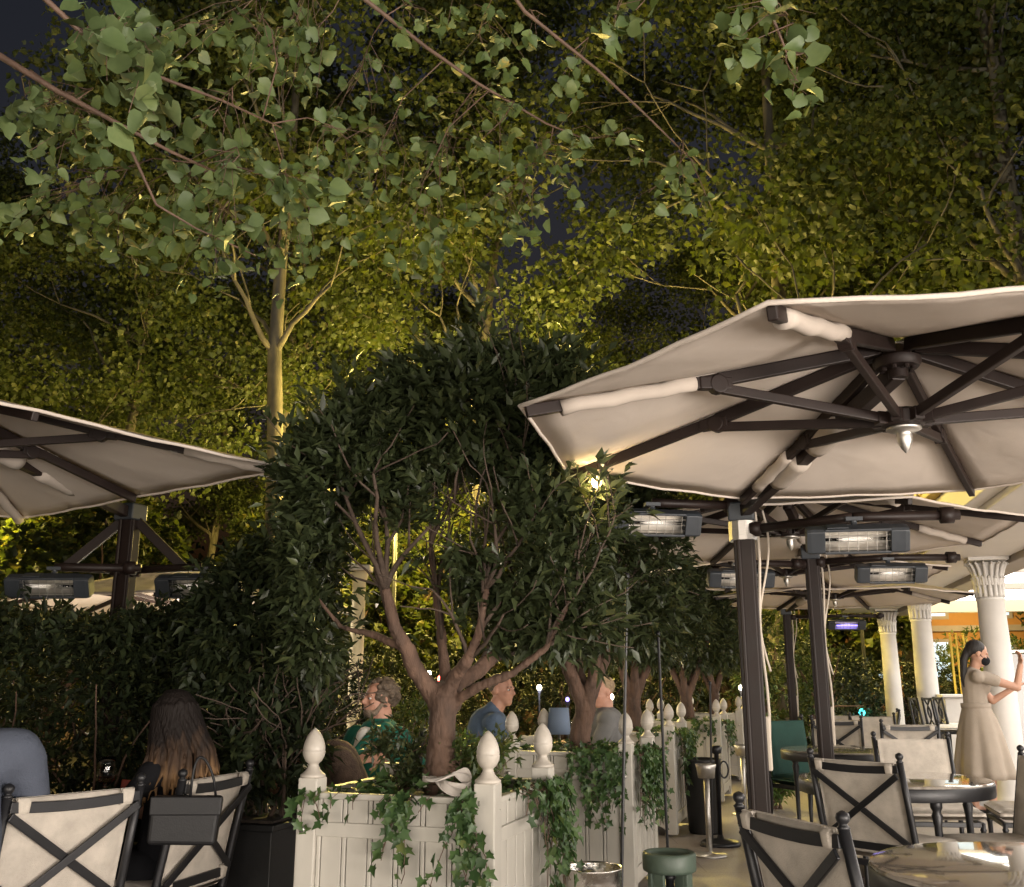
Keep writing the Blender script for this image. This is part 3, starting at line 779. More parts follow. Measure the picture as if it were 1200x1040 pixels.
m3 = Vector((3.62, 12.9, .024))
u3 = thing('cantilever_parasol', 'farthest cream parasol, low and small between the masts and the columns', 'parasol', m3, 0, GP)
mast(u3, 2.22, .10, cords=True)
canopy(u3, (3.75 - m3.x, 11.3 - m3.y), 1.50, 2.22, radians(11), .34, {0: (.66, .9), 6: (.5, .9)}, .5, (0, -.02, 2.2))
ml = Vector((-2.30, 5.75, .024))
ul = thing('cantilever_parasol', 'cream parasol in shade at the left edge, above the dark hedge', 'parasol', ml, 0, GP)
mast(ul, 2.3, .105, cords=False)
lc = Vector((-2.74, 4.16, 0))
canopy(ul, (lc.x - ml.x, lc.y - ml.y), [1.72, 1.215] * 4, 2.26, radians(9), .36, {0: (.72, .97), 2: (.6, .97)}, .5, (0, -.02, 2.26))
for s in (-1, 1):
    MB().bar((0, 0, 2.26), (s * .36, -.02, 1.93), .03, .055).build('stay', m_bronze, ul, bevel=.004)

# bulb clipped to the rim of the near canopy
b = thing('clip_lamp', 'small round warm bulb glowing at the rim of the nearest parasol', 'lamp', at(699, 565, 4.12))
MB().ell((0, 0, 0), (.022, .022, .025)).build('bulb', m_bulb, b, smooth=True)
MB().lathe([(.009, .014), (.013, .02), (.013, .045), (.006, .052), (.004, .075)], (0, 0, 0), 12).build('socket', m_steel, b, smooth=True)
lamp('bulb_light', 'POINT', at(699, 566, 4.07) + Vector((0, 0, -.03)), 3.0, (1, .72, .34), .02)

# ------------------------------------------------------------------ patio heaters
def make_heater():
    t = thing('patio_heater', 'h', 'heater', (0, 0, 0), 0, 'dark patio heaters on the parasol masts')
    m = Matrix.Rotation(radians(26), 3, 'X')
    body = MB()
    L = .47
    prof = [(-.052, -.045), (.052, -.045), (.062, -.03), (.062, .03), (.045, .05), (-.045, .05), (-.062, .03), (-.062, -.03)]
    def ring(x, s): return [Vector((x, p[1] * s, p[0] * s)) for p in prof]
    # body, open at the front in the middle: end caps + back shell
    for (xa, xb) in ((-L / 2, -L / 2 + .085), (L / 2 - .085, L / 2)):
        n = 8; rr = ring(xa, .93 if xa < 0 else 1) + ring(xa + .02, 1) + ring(xb - .02, 1) + ring(xb, 1 if xa < 0 else .93)
        fs = [tuple(range(7, -1, -1)), tuple(range(24, 32))]
        for i in range(3):
            for k in range(8): fs.append((i * 8 + k, i * 8 + (k + 1) % 8, (i + 1) * 8 + (k + 1) % 8, (i + 1) * 8 + k))
        body.add([m @ v for v in rr], fs)
    body.box(m @ Vector((0, .040, 0)), (L - .16, .018, .118), m=m)
    body.box(m @ Vector((0, 0, .056)), (L - .168, .085, .012), m=m); body.box(m @ Vector((0, 0, -.056)), (L - .168, .085, .012), m=m)
    body.box(m @ Vector((-.09, .0, .066)), (.10, .06, .006), m=m)
    body.build('housing', m_anth, t, bevel=.003)
    rf = MB(); pts = []
    for i in range(9):
        a = -1.0 + 2.0 * i / 8; pts.append((.028 - .05 * (a * a) , a * .048))
    vs = []; 
    for x in (-L / 2 + .088, L / 2 - .088):
        vs += [m @ Vector((x, y, z)) for y, z in pts]
    rf.add(vs, [(i, i + 1, 10 + i, 9 + i) for i in range(8)])
    rf.build('reflector', m_chrome, t, smooth=True)
    MB().tube([m @ Vector((-L / 2 + .09, .0, 0)), m @ Vector((L / 2 - .09, .0, 0))], .008, 10).build('heating_tube', m_glass, t, smooth=True)
    gd = MB()
    for k in range(3):
        z = -.03 + .03 * k; gd.tube([m @ Vector((-L / 2 + .086, -.035, z)), m @ Vector((L / 2 - .086, -.035, z))], .0018, 5)
    for k in range(7):
        x = -.13 + k * .26 / 6; gd.tube([m @ Vector((x, -.036, -.048)), m @ Vector((x, -.036, .048))], .0015, 5)
    gd.build('wire_guard', m_steel, t)
    MB().tube([(0, .04, .06), (0, .05, .085), (0, .05, .1)], .016, 10).box((0, .05, .105), (.08, .05, .02)).build('bracket', m_anth, t, bevel=.002)
    return t
heater = make_heater()
hs = [((768, 613), 4.95, .12, 'dark patio heater left of the nearest brown mast', m1, .06),
      ((1004, 632), 4.62, -.20, 'dark patio heater right of the nearest brown mast, its reflector facing the tables', m1, .05),
      ((868, 678), 6.9, .05, 'small dark patio heater left of the second brown mast', m2, .03),
      ((1044, 672), 6.7, -.1, 'dark patio heater right of the second brown mast, in front of the farthest parasol', m2, .03),
      ((992, 732), 12.6, -.1, 'tiny patio heater with violet glow on the farthest mast', m3, .03),
      ((58, 687), 5.55, .05, 'unlit black patio heater over the hedge at the left edge', ml, .03),
      ((232, 687), 5.55, -.05, 'unlit black patio heater over the hedge beside the dark shrub', ml, .03)]
for i, (pp, d, rz, lb, mm_, _) in enumerate(hs):
    c = at(pp[0], pp[1], d)
    if i == 0: h = heater; h.location = c; h.rotation_euler = (0, 0, rz); h['label'] = lb
    else: h = dup(heater, c, rz, lb)
    # arm from the mast to the heater, hanging part of the heater
    a = Vector((mm_.x, mm_.y, c.z + .11)); Mi = Matrix.Translation(c) @ Matrix.Rotation(rz, 4, 'Z')
    q = Mi.inverted() @ a
    arm = MB().tube([q, q.lerp(Vector((0, .05, .115)), .85), Vector((0, .05, .115))], .024, 10)
    arm.lathe([(.04, -.03), (.04, .03)], q.lerp(Vector((0, .05, .115)), .12), 12, Matrix.Rotation(pi / 2, 3, 'Y'))
    arm.build('arm', m_bronze, h, smooth=True)
    if i == 4:
        MB().tube([(-.13, -.02, -.015), (.13, -.02, -.015)], .008, 8).build('led_strip', m_bulb_violet, h)

# ------------------------------------------------------------------ pavilion
def column(loc, label):
    t = thing('fluted_column', label, 'column', loc, 0, 'white columns of the pavilion')
    top = 2.56
    sh = MB().lathe([(.19, 0), (.19, .08), (.17, .11), (.165, .14), (.155, .17), (.152, .6), (.148, 1.4), (.135, top - .46), (.142, top - .455), (.147, top - .44), (.142, top - .425), (.13, top - .42), (.13, top - .30)], (0, 0, 0), 36)
    sh.build('shaft', m_column, t, smooth=True)
    cap = MB()
    cap.lathe([(.128, top - .42), (.128, top - .2), (.135, top - .1), (.165, top - .055)], (0, 0, 0), 32)
    for ring, (z0, z1, r0, r1, n, off) in enumerate(((top - .42, top - .20, .132, .158, 16, 0), (top - .30, top - .05, .134, .205, 16, .5))):
        for k in range(n):
            a = 2 * pi * (k + off) / n; pts = []; rad = []
            for i in range(8):
                s = i / 7; r = r0 + (r1 - r0) * s ** 2.6; pts.append((r * cos(a), r * sin(a), z0 + (z1 - z0) * s)); rad.append(.024 * (1 - .35 * s) * (1 if i < 7 else .5))
            pts.append(((r1 + .012) * cos(a), (r1 + .012) * sin(a), z1 - .022)); rad.append(.012)
            cap.tube(pts, rad, 8)
    cap.build('capital', m_column, t, smooth=True)
    mb = MB()
    mb.box((0, 0, top - .012), (.40, .40, .045), -TH).box((0, 0, -.0 + .0), (.42, .42, .06), -TH)
    mb.build('abacus', m_column, t, bevel=.006)
    return t
cb = Vector((5.16, 10.5, .05)); cdir = Vector((sin(radians(13)), cos(radians(13)), 0))
col0 = column(cb, 'largest white fluted column, directly behind the waitress')
c1 = Vector((5.93, 14.2, .05)); c2 = Vector((6.93, 18.1, .05))
dup(col0, c1, None, 'middle white column between the waitress and the farthest column')
dup(col0, c2, None, 'farthest and thinnest white column of the pavilion')
pav = thing('pavilion_roof', 'white pavilion roof on columns with a bright emissive ceiling', 'roof', (0, 0, 0))
ax = (c2 - cb).normalized(); side = Vector((ax.y, -ax.x, 0)); rzp = -atan2(ax.x, ax.y)
def seg(name, u0, u1, s0, s1, z0, z1, mat, bev=.01):
    c = cb + ax * ((u0 + u1) / 2) + side * ((s0 + s1) / 2)
    return MB().box((c.x, c.y, (z0 + z1) / 2), (s1 - s0, u1 - u0, z1 - z0), rzp).build(name, mat, pav, bevel=bev)
zt = 2.61
U0, U1 = -9.0, 8.6
seg('soffit', U0, U1, -.72, .20, zt, zt + .10, m_soffit)
seg('fascia', U0, U1, -.86, -.723, zt + .05, zt + .30, m_soffit)
seg('cornice_cap', U0, U1, -.95, -.60, zt + .303, zt + .37, M('cornice in painted yellow light', (.58, .42, .13), .7, 0, .15, 8, .3, 12))  # yellow light falling on the cornice is put into its ochre colour
seg('inner_beam', U0, U1, .203, .50, zt - .07, zt + .08, m_beam)
seg('end_beam', U1 - .18, U1, .503, 9.0, 2.58, 2.87, M('cream end beam', (.50, .42, .27), .6, 0, .05, 2))
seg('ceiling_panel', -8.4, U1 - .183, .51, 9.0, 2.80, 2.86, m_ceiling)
seg('roof_slab', U0, U1, .21, 9.0, 2.96, 3.1, m_soffit)
for u in (-8.3, -5.4, -2.6, -.3, 2.4, 5.0):
    seg('ceiling_batten', u - .04, u + .04, .505, 9.0, 2.70, 2.797, m_stonetrim)
gl = MB()
rr_ = random.Random(3)
for k in range(260):                                   # leaf frieze along the roof edge, yellow light put into its colour
    u = U0 + (U1 - U0) * k / 260; c = cb + ax * u + side * (-.90 + rr_.uniform(-.03, .03))
    gl.ell((c.x, c.y, zt + .40 + rr_.uniform(-.01, .06)), (.035, .05, .06), Euler((rr_.uniform(-.6, .6), rr_.uniform(-.6, .6), 0)).to_matrix(), 7, 5)
gl.build('frieze', M('frieze in painted yellow light', (.62, .44, .10), .55, .2, .2, 8), pav, smooth=True)

# low counter wall behind the stools
t = thing('counter', 'pale low counter wall behind the black stools', 'counter', (0, 0, 0), 0)
ca = at(1106, 817, 13.9); 
MB().box((ca.x + 2.6, 13.9, .56), (5.2, .35, 1.07), -.05).build('counter_body', m_stoneplinth, t, bevel=.01)
MB().box((ca.x + 2.6, 13.9, 1.118), (5.3, .45, .04), -.05).build('counter_top', m_column, t, bevel=.008)

# ------------------------------------------------------------------ chairs
def grid_cushion(mb, w, h, t, bow=.0, nx=14, ny=14, rnd=.04):
    """soft slab in local xz, thickness along y, centred"""
    def rr(u): return u
    vs = []; 
    for s in (-1, 1):
        for j in range(ny + 1):
            for i in range(nx + 1):
                u = -1 + 2 * i / nx; v = -1 + 2 * j / ny
                e = (1 - abs(u) ** 6) * (1 - abs(v) ** 6); e = max(0, e) ** .35
                vs.append((u * w / 2, s * t / 2 * (.25 + .75 * e) + bow * (1 - u * u), v * h / 2))
    K = (nx + 1) * (ny + 1); fs = []
    for s in (0, 1):
        for j in range(ny):
            for i in range(nx):
                a = s * K + j * (nx + 1) + i; q = (a, a + 1, a + nx + 2, a + nx + 1)
                fs.append(q if s == 0 else q[::-1])
    def edge(a, b): fs.append((a, a + K, b + K, b))
    for i in range(nx): edge(i + 1, i); edge(ny * (nx + 1) + i, ny * (nx + 1) + i + 1)
    for j in range(ny): edge(j * (nx + 1), (j + 1) * (nx + 1)); edge((j + 1) * (nx + 1) + nx, j * (nx + 1) + nx)
    mb.add(vs, fs)
CWD, BK = .50, .90
def make_xchair():
    t = thing('dining_chair', 'x', 'chair', (0, 0, 0), 0, 'black chairs with crossed backs and cream cushions')
    hw = CWD / 2
    rec = .10                       # backward lean of the back
    def bp(x, z): return Vector((x, -.22 - rec * (z - .42) / .48 if z > .42 else -.22 + .0 * z, z))
    for s in (-1, 1):
        pts = [bp(s * hw, .0) + Vector((0, -.03, 0)), bp(s * hw, .22), bp(s * hw, .42), bp(s * hw, .65), bp(s * hw, BK)]
        leg = MB().tube(pts, [.013, .015, .0165, .0165, .016], 10)
        leg.build('back_post', m_black, t, smooth=True)
        fz = bp(s * hw, BK)
        MB().lathe([(.015, -.005), (.0185, .0), (.012, .006), (.011, .010), (.017, .016), (.0195, .026), (.0165, .036), (.006, .0425), (.0008, .044)], fz, 14).build('finial', m_black, t, smooth=True)
        MB().lathe([(.011, 0), (.013, .1), (.017, .36), (.021, .37), (.015, .38), (.017, .41)], (s * (hw - .01), .22, 0), 10).build('leg', m_black, t, smooth=True)
    # crossed braces behind the back
    off = Vector((0, -.020, 0))
    for s in (-1, 1):
        MB().bar(bp(-s * (hw - .012), .50) + off + Vector((0, -.006 * (s + 1), 0)), bp(s * (hw - .012), BK - .065) + off + Vector((0, -.006 * (s + 1), 0)), .030, .011, up=(0, 1, 0)).build('cross_brace', m_black, t, bevel=.003)
    for z, nm in ((BK - .035, 'top_rail'), (.485, 'bottom_rail')):
        n = 8; pts = []
        for i in range(n + 1):
            u = -1 + 2 * i / n; pts.append(bp(u * (hw - .008), z - .012 * (1 - u * u) * (0 if z < .6 else 1)) + Vector((0, -.016, 0)))
        MB().strip(pts, .036, .012, up=(0, 1, 0)).build(nm, m_black, t, bevel=.002)
    pad = MB(); grid_cushion(pad, CWD - .036, .47, .045, 0, 16, 16)
    o = pad.build('back_pad', m_cush, t, smooth=True)
    o.location = bp(0, .66) + Vector((0, .020, 0)); o.rotation_euler = (atan(rec / .48), 0, 0)
    for s in (-1, 1):
        for z in (BK - .035, .485):
            q = MB(); grid_cushion(q, .050, .058, .042, 0, 6, 6)
            qq = q.build('fabric_tie', m_cush, t, smooth=True); qq.location = bp(s * (hw - .055), z) + Vector((0, -.008, 0)); qq.rotation_euler = (atan(rec / .48), 0, 0)
    fr = MB()
    for a, b_ in (((-hw, -.22), (hw, -.22)), ((-hw + .01, .22), (hw - .01, .22)), ((-hw, -.22), (-hw + .01, .22)), ((hw, -.22), (hw - .01, .22))):
        fr.bar((*a, .40), (*b_, .40), .022, .03)
    fr.build('seat_frame', m_black, t, bevel=.003)
    st = MB().bar((-hw, -.23, .16), (-hw + .01, .22, .16), .014, .014).bar((hw, -.23, .16), (hw - .01, .22, .16), .014, .014).bar((-hw, 0, .16), (hw, 0, .16), .014, .014)
    st.build('stretcher', m_black, t)
    se = MB(); grid_cushion(se, CWD + .015, .48, .085, 0, 16, 16)
    o = se.build('seat', m_cush, t, smooth=True); o.location = (0, .005, .462); o.rotation_euler = (pi / 2, 0, 0)
    return t
xc = make_xchair()
def face(fx, fy): return atan2(-fx, fy)
def xloc(px, py, d, f):  # place so the middle of the top rail appears at px,py at depth d
    p = at(px, py, d); rz = face(*f); off = Matrix.Rotation(rz, 3, 'Z') @ Vector((0, -.32, 0))
    return Vector((p.x - off.x, p.y - off.y, .024)), rz
chairs = [
    (88, 3.66, (-.80, .60), 'cream cross-back chair at the left edge, seen from behind beside the blue shirt', None),
    (252, 4.28, (-.96, .28), 'cream cross-back chair with a black handbag hanging on it, woman seated', None),
    (927, 2.98, (.94, .34), 'cream cross-back chair nearest the camera beside the brown mast, cut by the frame', None),
    (1002, 5.12, (.77, .64), 'cream cross-back chair tucked at the round table, its X brace facing the camera', None),
    (1068, 7.05, (-.10, -1), 'cream chair facing the camera across the round table', None),
    (980, 10.6, (.3, .95), 'cream cross-back chair behind the second brown mast', None),
    (1262, 6.6, (-.95, .25), 'cream chair cut by the right edge, seen from the side', None),
    (1066, 9.4, (.2, .98), 'cream chair with crossed back just above the one facing the camera', None),
    (1022, 11.6, (-.1, -1), 'small plain cream chair near the farthest column', None),
    (985, 12.0, (-.2, -1), 'small cream chair facing the camera behind the second mast', None),
    (1052, 13.2, (-.9, .3), 'small cream chair turned sideways in front of the middle column', None),
]
first = True
CHAIR_AT = {}
for (px, d, f, lb, _) in chairs:
    rz = face(*f); off = Matrix.Rotation(rz, 3, 'Z') @ Vector((0, -.31, 0))
    zz = .88; x, y, z = ray(px, 500); X = None
    # column px at height zz and depth d
    zc = d * cp + (zz - H) * sp; X = (px - CX) / F * zc
    loc = Vector((X - off.x, d - off.y, .024))
    if first: c = xc; c.location = loc; c.rotation_euler = (0, 0, rz); c['label'] = lb; first = False
    else: c = dup(xc, loc, rz, lb)
    CHAIR_AT[len(CHAIR_AT)] = c
# the seat that faces the camera nearer than the round table (only its cushion shows)
def spot(px, d, zz=.5):
    zc = d * cp + (zz - H) * sp; return (px - CX) / F * zc
dup(xc, Vector((spot(1182, 5.2), 5.25, .024)), face(-1, -.12), 'cream chair at the right edge whose wide cushion shows behind the near table')

def make_greenchair():
    t = thing('green_chair', 'dark green upholstered armless chair beside the near brown mast', 'chair', (0, 0, 0), 0)
    o = MB(); grid_cushion(o, .46, .50, .07, .0); q = o.build('backrest', m_greenfab, t, smooth=True); q.location = (0, -.23, .69); q.rotation_euler = (.14, 0, 0)
    o = MB(); grid_cushion(o, .48, .46, .09); q = o.build('seat', m_greenfab, t, smooth=True); q.location = (0, .02, .455); q.rotation_euler = (pi / 2, 0, 0)
    MB().box((0, .01, .395), (.47, .45, .035)).build('seat_frame', m_black, t, bevel=.004)
    for x, y in ((-.22, .22), (.22, .22)): MB().tube([(x, y, 0), (x, y, .40)], [.012, .017], 8).build('leg', m_black, t, smooth=True)
    for x in (-.235, .235): MB().tube([(x, -.25, 0), (x, -.22, .4), (x, -.29, .96)], [.012, .016, .014], 8).lathe([(.014, 0), (.021, .012), (.018, .03), (.001, .038)], (x, -.29, .955), 10).build('back_post', m_black, t, smooth=True)
    return t
gc = make_greenchair(); gc.location = (2.60, 8.9, .024); gc.rotation_euler = (0, 0, face(.45, -.85))

def make_stool():
    t = thing('bar_stool', 's', 'stool', (0, 0, 0), 0, 'black bar stools with lattice backs')
    for s in (-1, 1):
        MB().tube([(s * .20, -.20, 0), (s * .19, -.19, .72), (s * .18, -.24, 1.10)], [.014, .018, .014], 8).build('back_post', m_black, t, smooth=True)
        MB().tube([(s * .20, .19, 0), (s * .19, .18, .72)], [.014, .018], 8).build('leg', m_black, t, smooth=True)
    mb = MB()
    for s in (-1, 1):
        for q in (0, 1):
            pts = [Vector((s * (.17 - .24 * sin(pi * (i / 12)) ) * (1 if q == 0 else .55), -.195 - .045 * i / 12, .76 + .33 * i / 12)) for i in range(13)]
            mb.tube(pts, .0075, 6)
    mb.bar((-.19, -.24, 1.085), (.19, -.24, 1.085), .02, .025).bar((-.18, -.197, .775), (.18, -.197, .775), .018, .02)
    mb.build('lattice_back', m_black, t)
    MB().bar((-.19, -.19, .705), (.19, -.19, .705), .02, .03).bar((-.19, .18, .705), (.19, .18, .705), .02, .03).bar((-.19, -.19, .705), (-.19, .18, .705), .02, .03).bar((.19, -.19, .705), (.19, .18, .705), .02, .03)\
        .bar((-.2, -.19, .25), (.2, -.19, .25), .016, .02).bar((-.2, .18, .25), (.2, .18, .25), .016, .02).bar((-.2, -.19, .25), (-.2, .18, .25), .016, .02).bar((.2, -.19, .25), (.2, .18, .25), .016, .02).build('frame', m_black, t)
    o = MB(); grid_cushion(o, .42, .41, .07); q = o.build('seat', m_tablecloth, t, smooth=True); q.location = (0, 0, .752); q.rotation_euler = (pi / 2, 0, 0)
    return t
stl = make_stool()
for i, (px, d, f, lb) in enumerate([(1096, 11.9, (.99, -.12), 'first black lattice stool from the middle column'), (1112, 12.0, (.99, -.12), 'black lattice stool right beside the waitress, on her left'),
                                    (1124, 12.4, (.99, -.12), 'black lattice stool half hidden behind the waitress'), (1183, 11.2, (.2, .97), 'black lattice stool right of the waitress, its back to the camera'),
                                    (1204, 11.4, (.2, .97), 'black lattice stool cut by the right edge')]):
    loc = Vector((spot(px, d, .9), d, .024))
    if i == 0: s_ = stl; s_.location = loc; s_.rotation_euler = (0, 0, face(*f)); s_['label'] = lb
    else: dup(stl, loc, face(*f), lb)
# ------------------------------------------------------------------ round tables
def make_table():
    t = thing('round_table', 't', 'table', (0, 0, 0), 0, 'round marble tables with black metal bases')
    R_ = .52
    MB().lathe([(.001, .733), (R_ - .012, .733), (R_ - .004, .737), (R_ - .002, .745), (R_ - .006, .7505), (R_ - .03, .752), (.001, .752)], (0, 0, 0), 96).build('tabletop', m_marble, t, auto=40)
    MB().lathe([(R_ - .02, .672), (R_ - .001, .672), (R_ + .002, .677), (R_ + .002, .733), (R_ - .002, .739), (R_ - .02, .731)], (0, 0, 0), 96, close=True).build('apron', m_black, t, smooth=False, auto=40)
    for k in range(4):
        a = pi / 4 + k * pi / 2
        MB().lathe([(.014, 0), (.013, .02), (.017, .3), (.021, .55), (.029, .60), (.020, .62), (.031, .64), (.031, .70)], (cos(a) * (R_ - .09), sin(a) * (R_ - .09), 0), 12).build('leg', m_black, t, smooth=True)
    MB().lathe([(.001, .722), (R_ - .03, .722), (R_ - .03, .732), (.001, .732)], (0, 0, 0), 48).build('underframe', m_black, t)
    return t
tb = make_table(); tb.location = (1.58, 3.0, .024); tb.rotation_euler = (0, 0, .3); tb['label'] = 'round marble table nearest the camera, mirroring the bright ceiling'
dup(tb, Vector((2.17, 5.78, .024)), .9, 'round marble table in the middle with a chair at either side')
dup(tb, Vector((2.72, 8.2, .024)), .2, 'round marble table beside the green chair')
dup(tb, Vector((-2.18, 4.36, .024)), .6, 'dim round table behind the cross-back chairs, set with a wine glass')

os_ = thing('low_stool', 'low cushioned stool under the man in the slate blue shirt', 'stool', Vector((-1.90, 3.42, .024)), radians(28))
q = MB(); grid_cushion(q, .46, .44, .09); q = q.build('cushion', m_cush, os_, smooth=True); q.location = (0, 0, .41); q.rotation_euler = (pi / 2, 0, 0)
MB().box((0, 0, .35), (.42, .40, .03)).build('seat_frame', m_black, os_, bevel=.004)
for x in (-.18, .18):
    for y in (-.17, .17): MB().tube([(x, y, 0), (x, y, .34)], [.012, .016], 8).build('leg', m_black, os_, smooth=True)
# ------------------------------------------------------------------ things on the left table
wg = thing('wine_glass', 'wine glass with a little rose wine on the dim table', 'glass', at(124, 912, 4.30) * 1.0)
wg.location.z = .778
pr = [(.034, 0), (.033, .003), (.006, .008), (.0045, .03), (.0045, .085), (.010, .095), (.034, .120), (.042, .150), (.038, .19), (.033, .215)]
inn = [(.0315, .215), (.0365, .19), (.0405, .150), (.0325, .122), (.008, .099), (.001, .098)]
MB().lathe(pr + inn, (0, 0, 0), 32).build('bowl', m_glass, wg, smooth=True)
MB().lathe([(.001, .0995), (.0085, .100), (.030, .121), (.0375, .136), (.001, .136)], (0, 0, 0), 32).build('wine', m_wine, wg, smooth=True)
MB2 = MB().box((0, 0, .0), (.09, .03, .10)); o = MB2.build('menu_card', m_red, None, bevel=.004); o.location = at(156, 893, 4.5); o.location.z = .83; o.rotation_euler = (-.2, .1, .3)
tag(o, 'small red card standing on the dim table beside the wine glass', 'card')
pl = MB().lathe([(.05, 0), (.06, .004), (.10, .014), (.125, .022), (.122, .025), (.06, .010), (.001, .008)], (0, 0, 0), 40).build('plate', m_porcelain, None, smooth=True); pl.location = (-1.86, 4.12, .778)
tag(pl, 'white plate on the dim table in front of the woman', 'plate')
nap = MB(); random.seed(5)
vs = []; 
for j in range(13):
    for i in range(13):
        x, y = (i - 6) / 6, (j - 6) / 6; rr = sqrt(x * x + y * y)
        vs.append((x * .09, y * .08, .045 * max(0, 1 - rr) + .012 * sin(7 * x + 3 * y) * (1 - rr * .6) + .014))
nap.add(vs, [(j * 13 + i, j * 13 + i + 1, (j + 1) * 13 + i + 1, (j + 1) * 13 + i) for j in range(12) for i in range(12)])
o = nap.build('napkin', m_tablecloth, None, smooth=True); o.location = (-2.06, 4.34, .778); tag(o, 'crumpled white napkin on the dim table left of the wine glass', 'napkin')

# ------------------------------------------------------------------ handbag
hb = thing('handbag', 'black leather handbag hanging from the chair of the long haired woman', 'bag', at(217, 960, 3.93), radians(10))
q = MB(); poly = [(-.13, -.085), (.12, -.095), (.135, .08), (-.125, .085)]
q.prism(poly, Matrix(((1, 0, 0, 0), (0, 0, 1, -.04), (0, 1, 0, 0), (0, 0, 0, 1))), .09); q.build('bag_body', m_leather, hb, bevel=.016, seg=3)
q = MB().prism([(-.127, .02), (.133, .015), (.137, .083), (-.127, .088)], Matrix(((1, 0, 0, 0), (0, 0, 1, -.047), (0, 1, 0, 0), (0, 0, 0, 1))), .012); q.build('flap', m_leather, hb, bevel=.005)
pts = [Vector((.085 - .02 * sin(pi * i / 14), .02 * cos(pi * i / 14), .08 + .145 * sin(pi * i / 14) ** .6 if 0 < i < 14 else .08)) + Vector((.02 - .09 * i / 14, 0, 0)) for i in range(15)]
MB().tube(pts, .0055, 6).build('strap', m_leather, hb, smooth=True)

# ------------------------------------------------------------------ people
def hand(mb, p, d, up, s=1.0, curl=.5):
    """palm with four bent fingers and a thumb; d points along the fingers, up out of the back of the hand"""
    p = Vector(p); d = Vector(d).normalized(); up = Vector(up); up = (up - d * up.dot(d)).normalized(); x = d.cross(up)
    m = Matrix((x, d, up)).transposed()
    mb.ell(p + d * .045 * s, (.040 * s, .052 * s, .017 * s), m, 12, 8)
    for k, (o, L) in enumerate(((-.029, .068), (-.010, .078), (.010, .073), (.028, .058))):
        a = p + d * .085 * s + x * o * s; q = a; ang = curl * .5
        for j, f in enumerate((.45, .32, .23)):
            dd = d * cos(ang) - up * sin(ang); e = q + dd * L * f * s
            mb.cap(q, e, (.0095 - .001 * j) * s, (.0085 - .001 * j) * s, 8); q = e; ang += curl * .8
    a = p + d * .02 * s - x * .032 * s; b_ = a + (d * .5 - x * .75 - up * .25).normalized() * .04 * s
    mb.cap(a, b_, .013 * s, .011 * s, 8); mb.cap(b_, b_ + (d * .85 - x * .2 - up * .3).normalized() * .032 * s, .011 * s, .008 * s, 8)
def head(mb, c, f, s=1.0):
    """head centred at c looking along f: skull, jaw, nose, brow, lips, ears"""
    f = Vector(f).normalized(); z = Vector((0, 0, 1)); z = (z - f * z.dot(f)).normalized(); x = f.cross(z)
    m = Matrix((x, f, z)).transposed(); c = Vector(c)
    def P(a, b, h): return c + m @ Vector((a, b, h)) * s
    def e(p, r): mb.ell(P(*p), tuple(q * s for q in r), m, 16, 10)
    e((0, -.012, .030), (.076, .094, .088)); e((0, .022, -.030), (.064, .070, .078)); e((0, .052, -.085), (.036, .036, .028))
    e((0, .078, .022), (.052, .016, .014)); e((0, .070, -.052), (.026, .024, .014))
    mb.cap(P(0, .088, .012), P(0, .106, -.020), .009 * s, .014 * s, 10); e((-.010, .094, -.026), (.008, .010, .008)); e((.010, .094, -.026), (.008, .010, .008))
    e((0, .086, -.048), (.020, .010, .006)); e((0, .084, -.060), (.018, .010, .006))
    for k in (-1, 1):
        e((k * .040, .066, -.020), (.020, .018, .018)); e((k * .076, -.008, -.005), (.008, .018, .030))
    return m
def eyes(parent, c, m, s=1.0):
    for k in (-1, 1):
        MB().ell(Vector(c) + m @ Vector((k * .030, .0755, .006)) * s, (.012 * s, .009 * s, .008 * s), m).build('eye', m_porcelain, parent, smooth=True)
        MB().ell(Vector(c) + m @ Vector((k * .030, .0825, .006)) * s, (.006 * s, .0035 * s, .006 * s), m).build('pupil', m_shoe, parent, smooth=True)
        MB().cap(Vector(c) + m @ Vector((k * .016, .088, .026)) * s, Vector(c) + m @ Vector((k * .047, .076, .026)) * s, .005 * s, .003 * s).build('eyebrow', m_hair_dark, parent, smooth=True)

# waitress ---------------------------------------------------------
wf = Vector((4.62, 9.95, .05))
wt = thing('person', 'standing waitress in a beige dress and black face mask, arms raised beside a column', 'person', wf)
V = Vector
hd = V((.06, -.02, 1.53)); fdir = V((.93, -.16, -.30))
body = MB(); m = head(body, hd, fdir, 1.06)
body.limb([hd + V((-.015, .0, -.07)), V((.015, 0, 1.36)), V((0, 0, 1.30))], [.050, .050, .07])
body.limb([V((0, 0, 1.28)), V((0, 0, 1.10)), V((0, 0, .92))], [.10, .095, .115])
body.limb([V((-.02, -.16, 1.31)), V((.02, .16, 1.31))], [.055, .055])
sR, eR, hR = V((.05, -.15, 1.30)), V((.32, -.22, 1.20)), V((.39, -.20, 1.42))
body.limb([sR, eR, hR], [.050, .038, .026]); hand(body, hR, V((.15, .1, 1)), V((.9, 0, .1)), .95, .7)
sL, eL, hL = V((.06, .15, 1.30)), V((.22, .10, 1.07)), V((.42, .0, 1.21))
body.limb([sL, eL, hL], [.048, .036, .025]); hand(body, hL, V((.9, .0, .35)), V((0, .2, 1)), .95, .6)
for s, dx in ((-1, .03), (1, -.08)):
    hip = V((0, s * .09, .88)); kn = V((.02 + dx * .5, s * .085, .48)); an = V((dx, s * .07, .09))
    body.limb([hip, kn, an], [.085, .055, .036]); body.limb([an + V((0, 0, -.03)), an + V((.10, -.02, -.055))], [.034, .026])
body.build('body', m_skin, wt, remesh=.0075, smoothit=3)
eyes(wt, hd, m, .98)
top = MB()
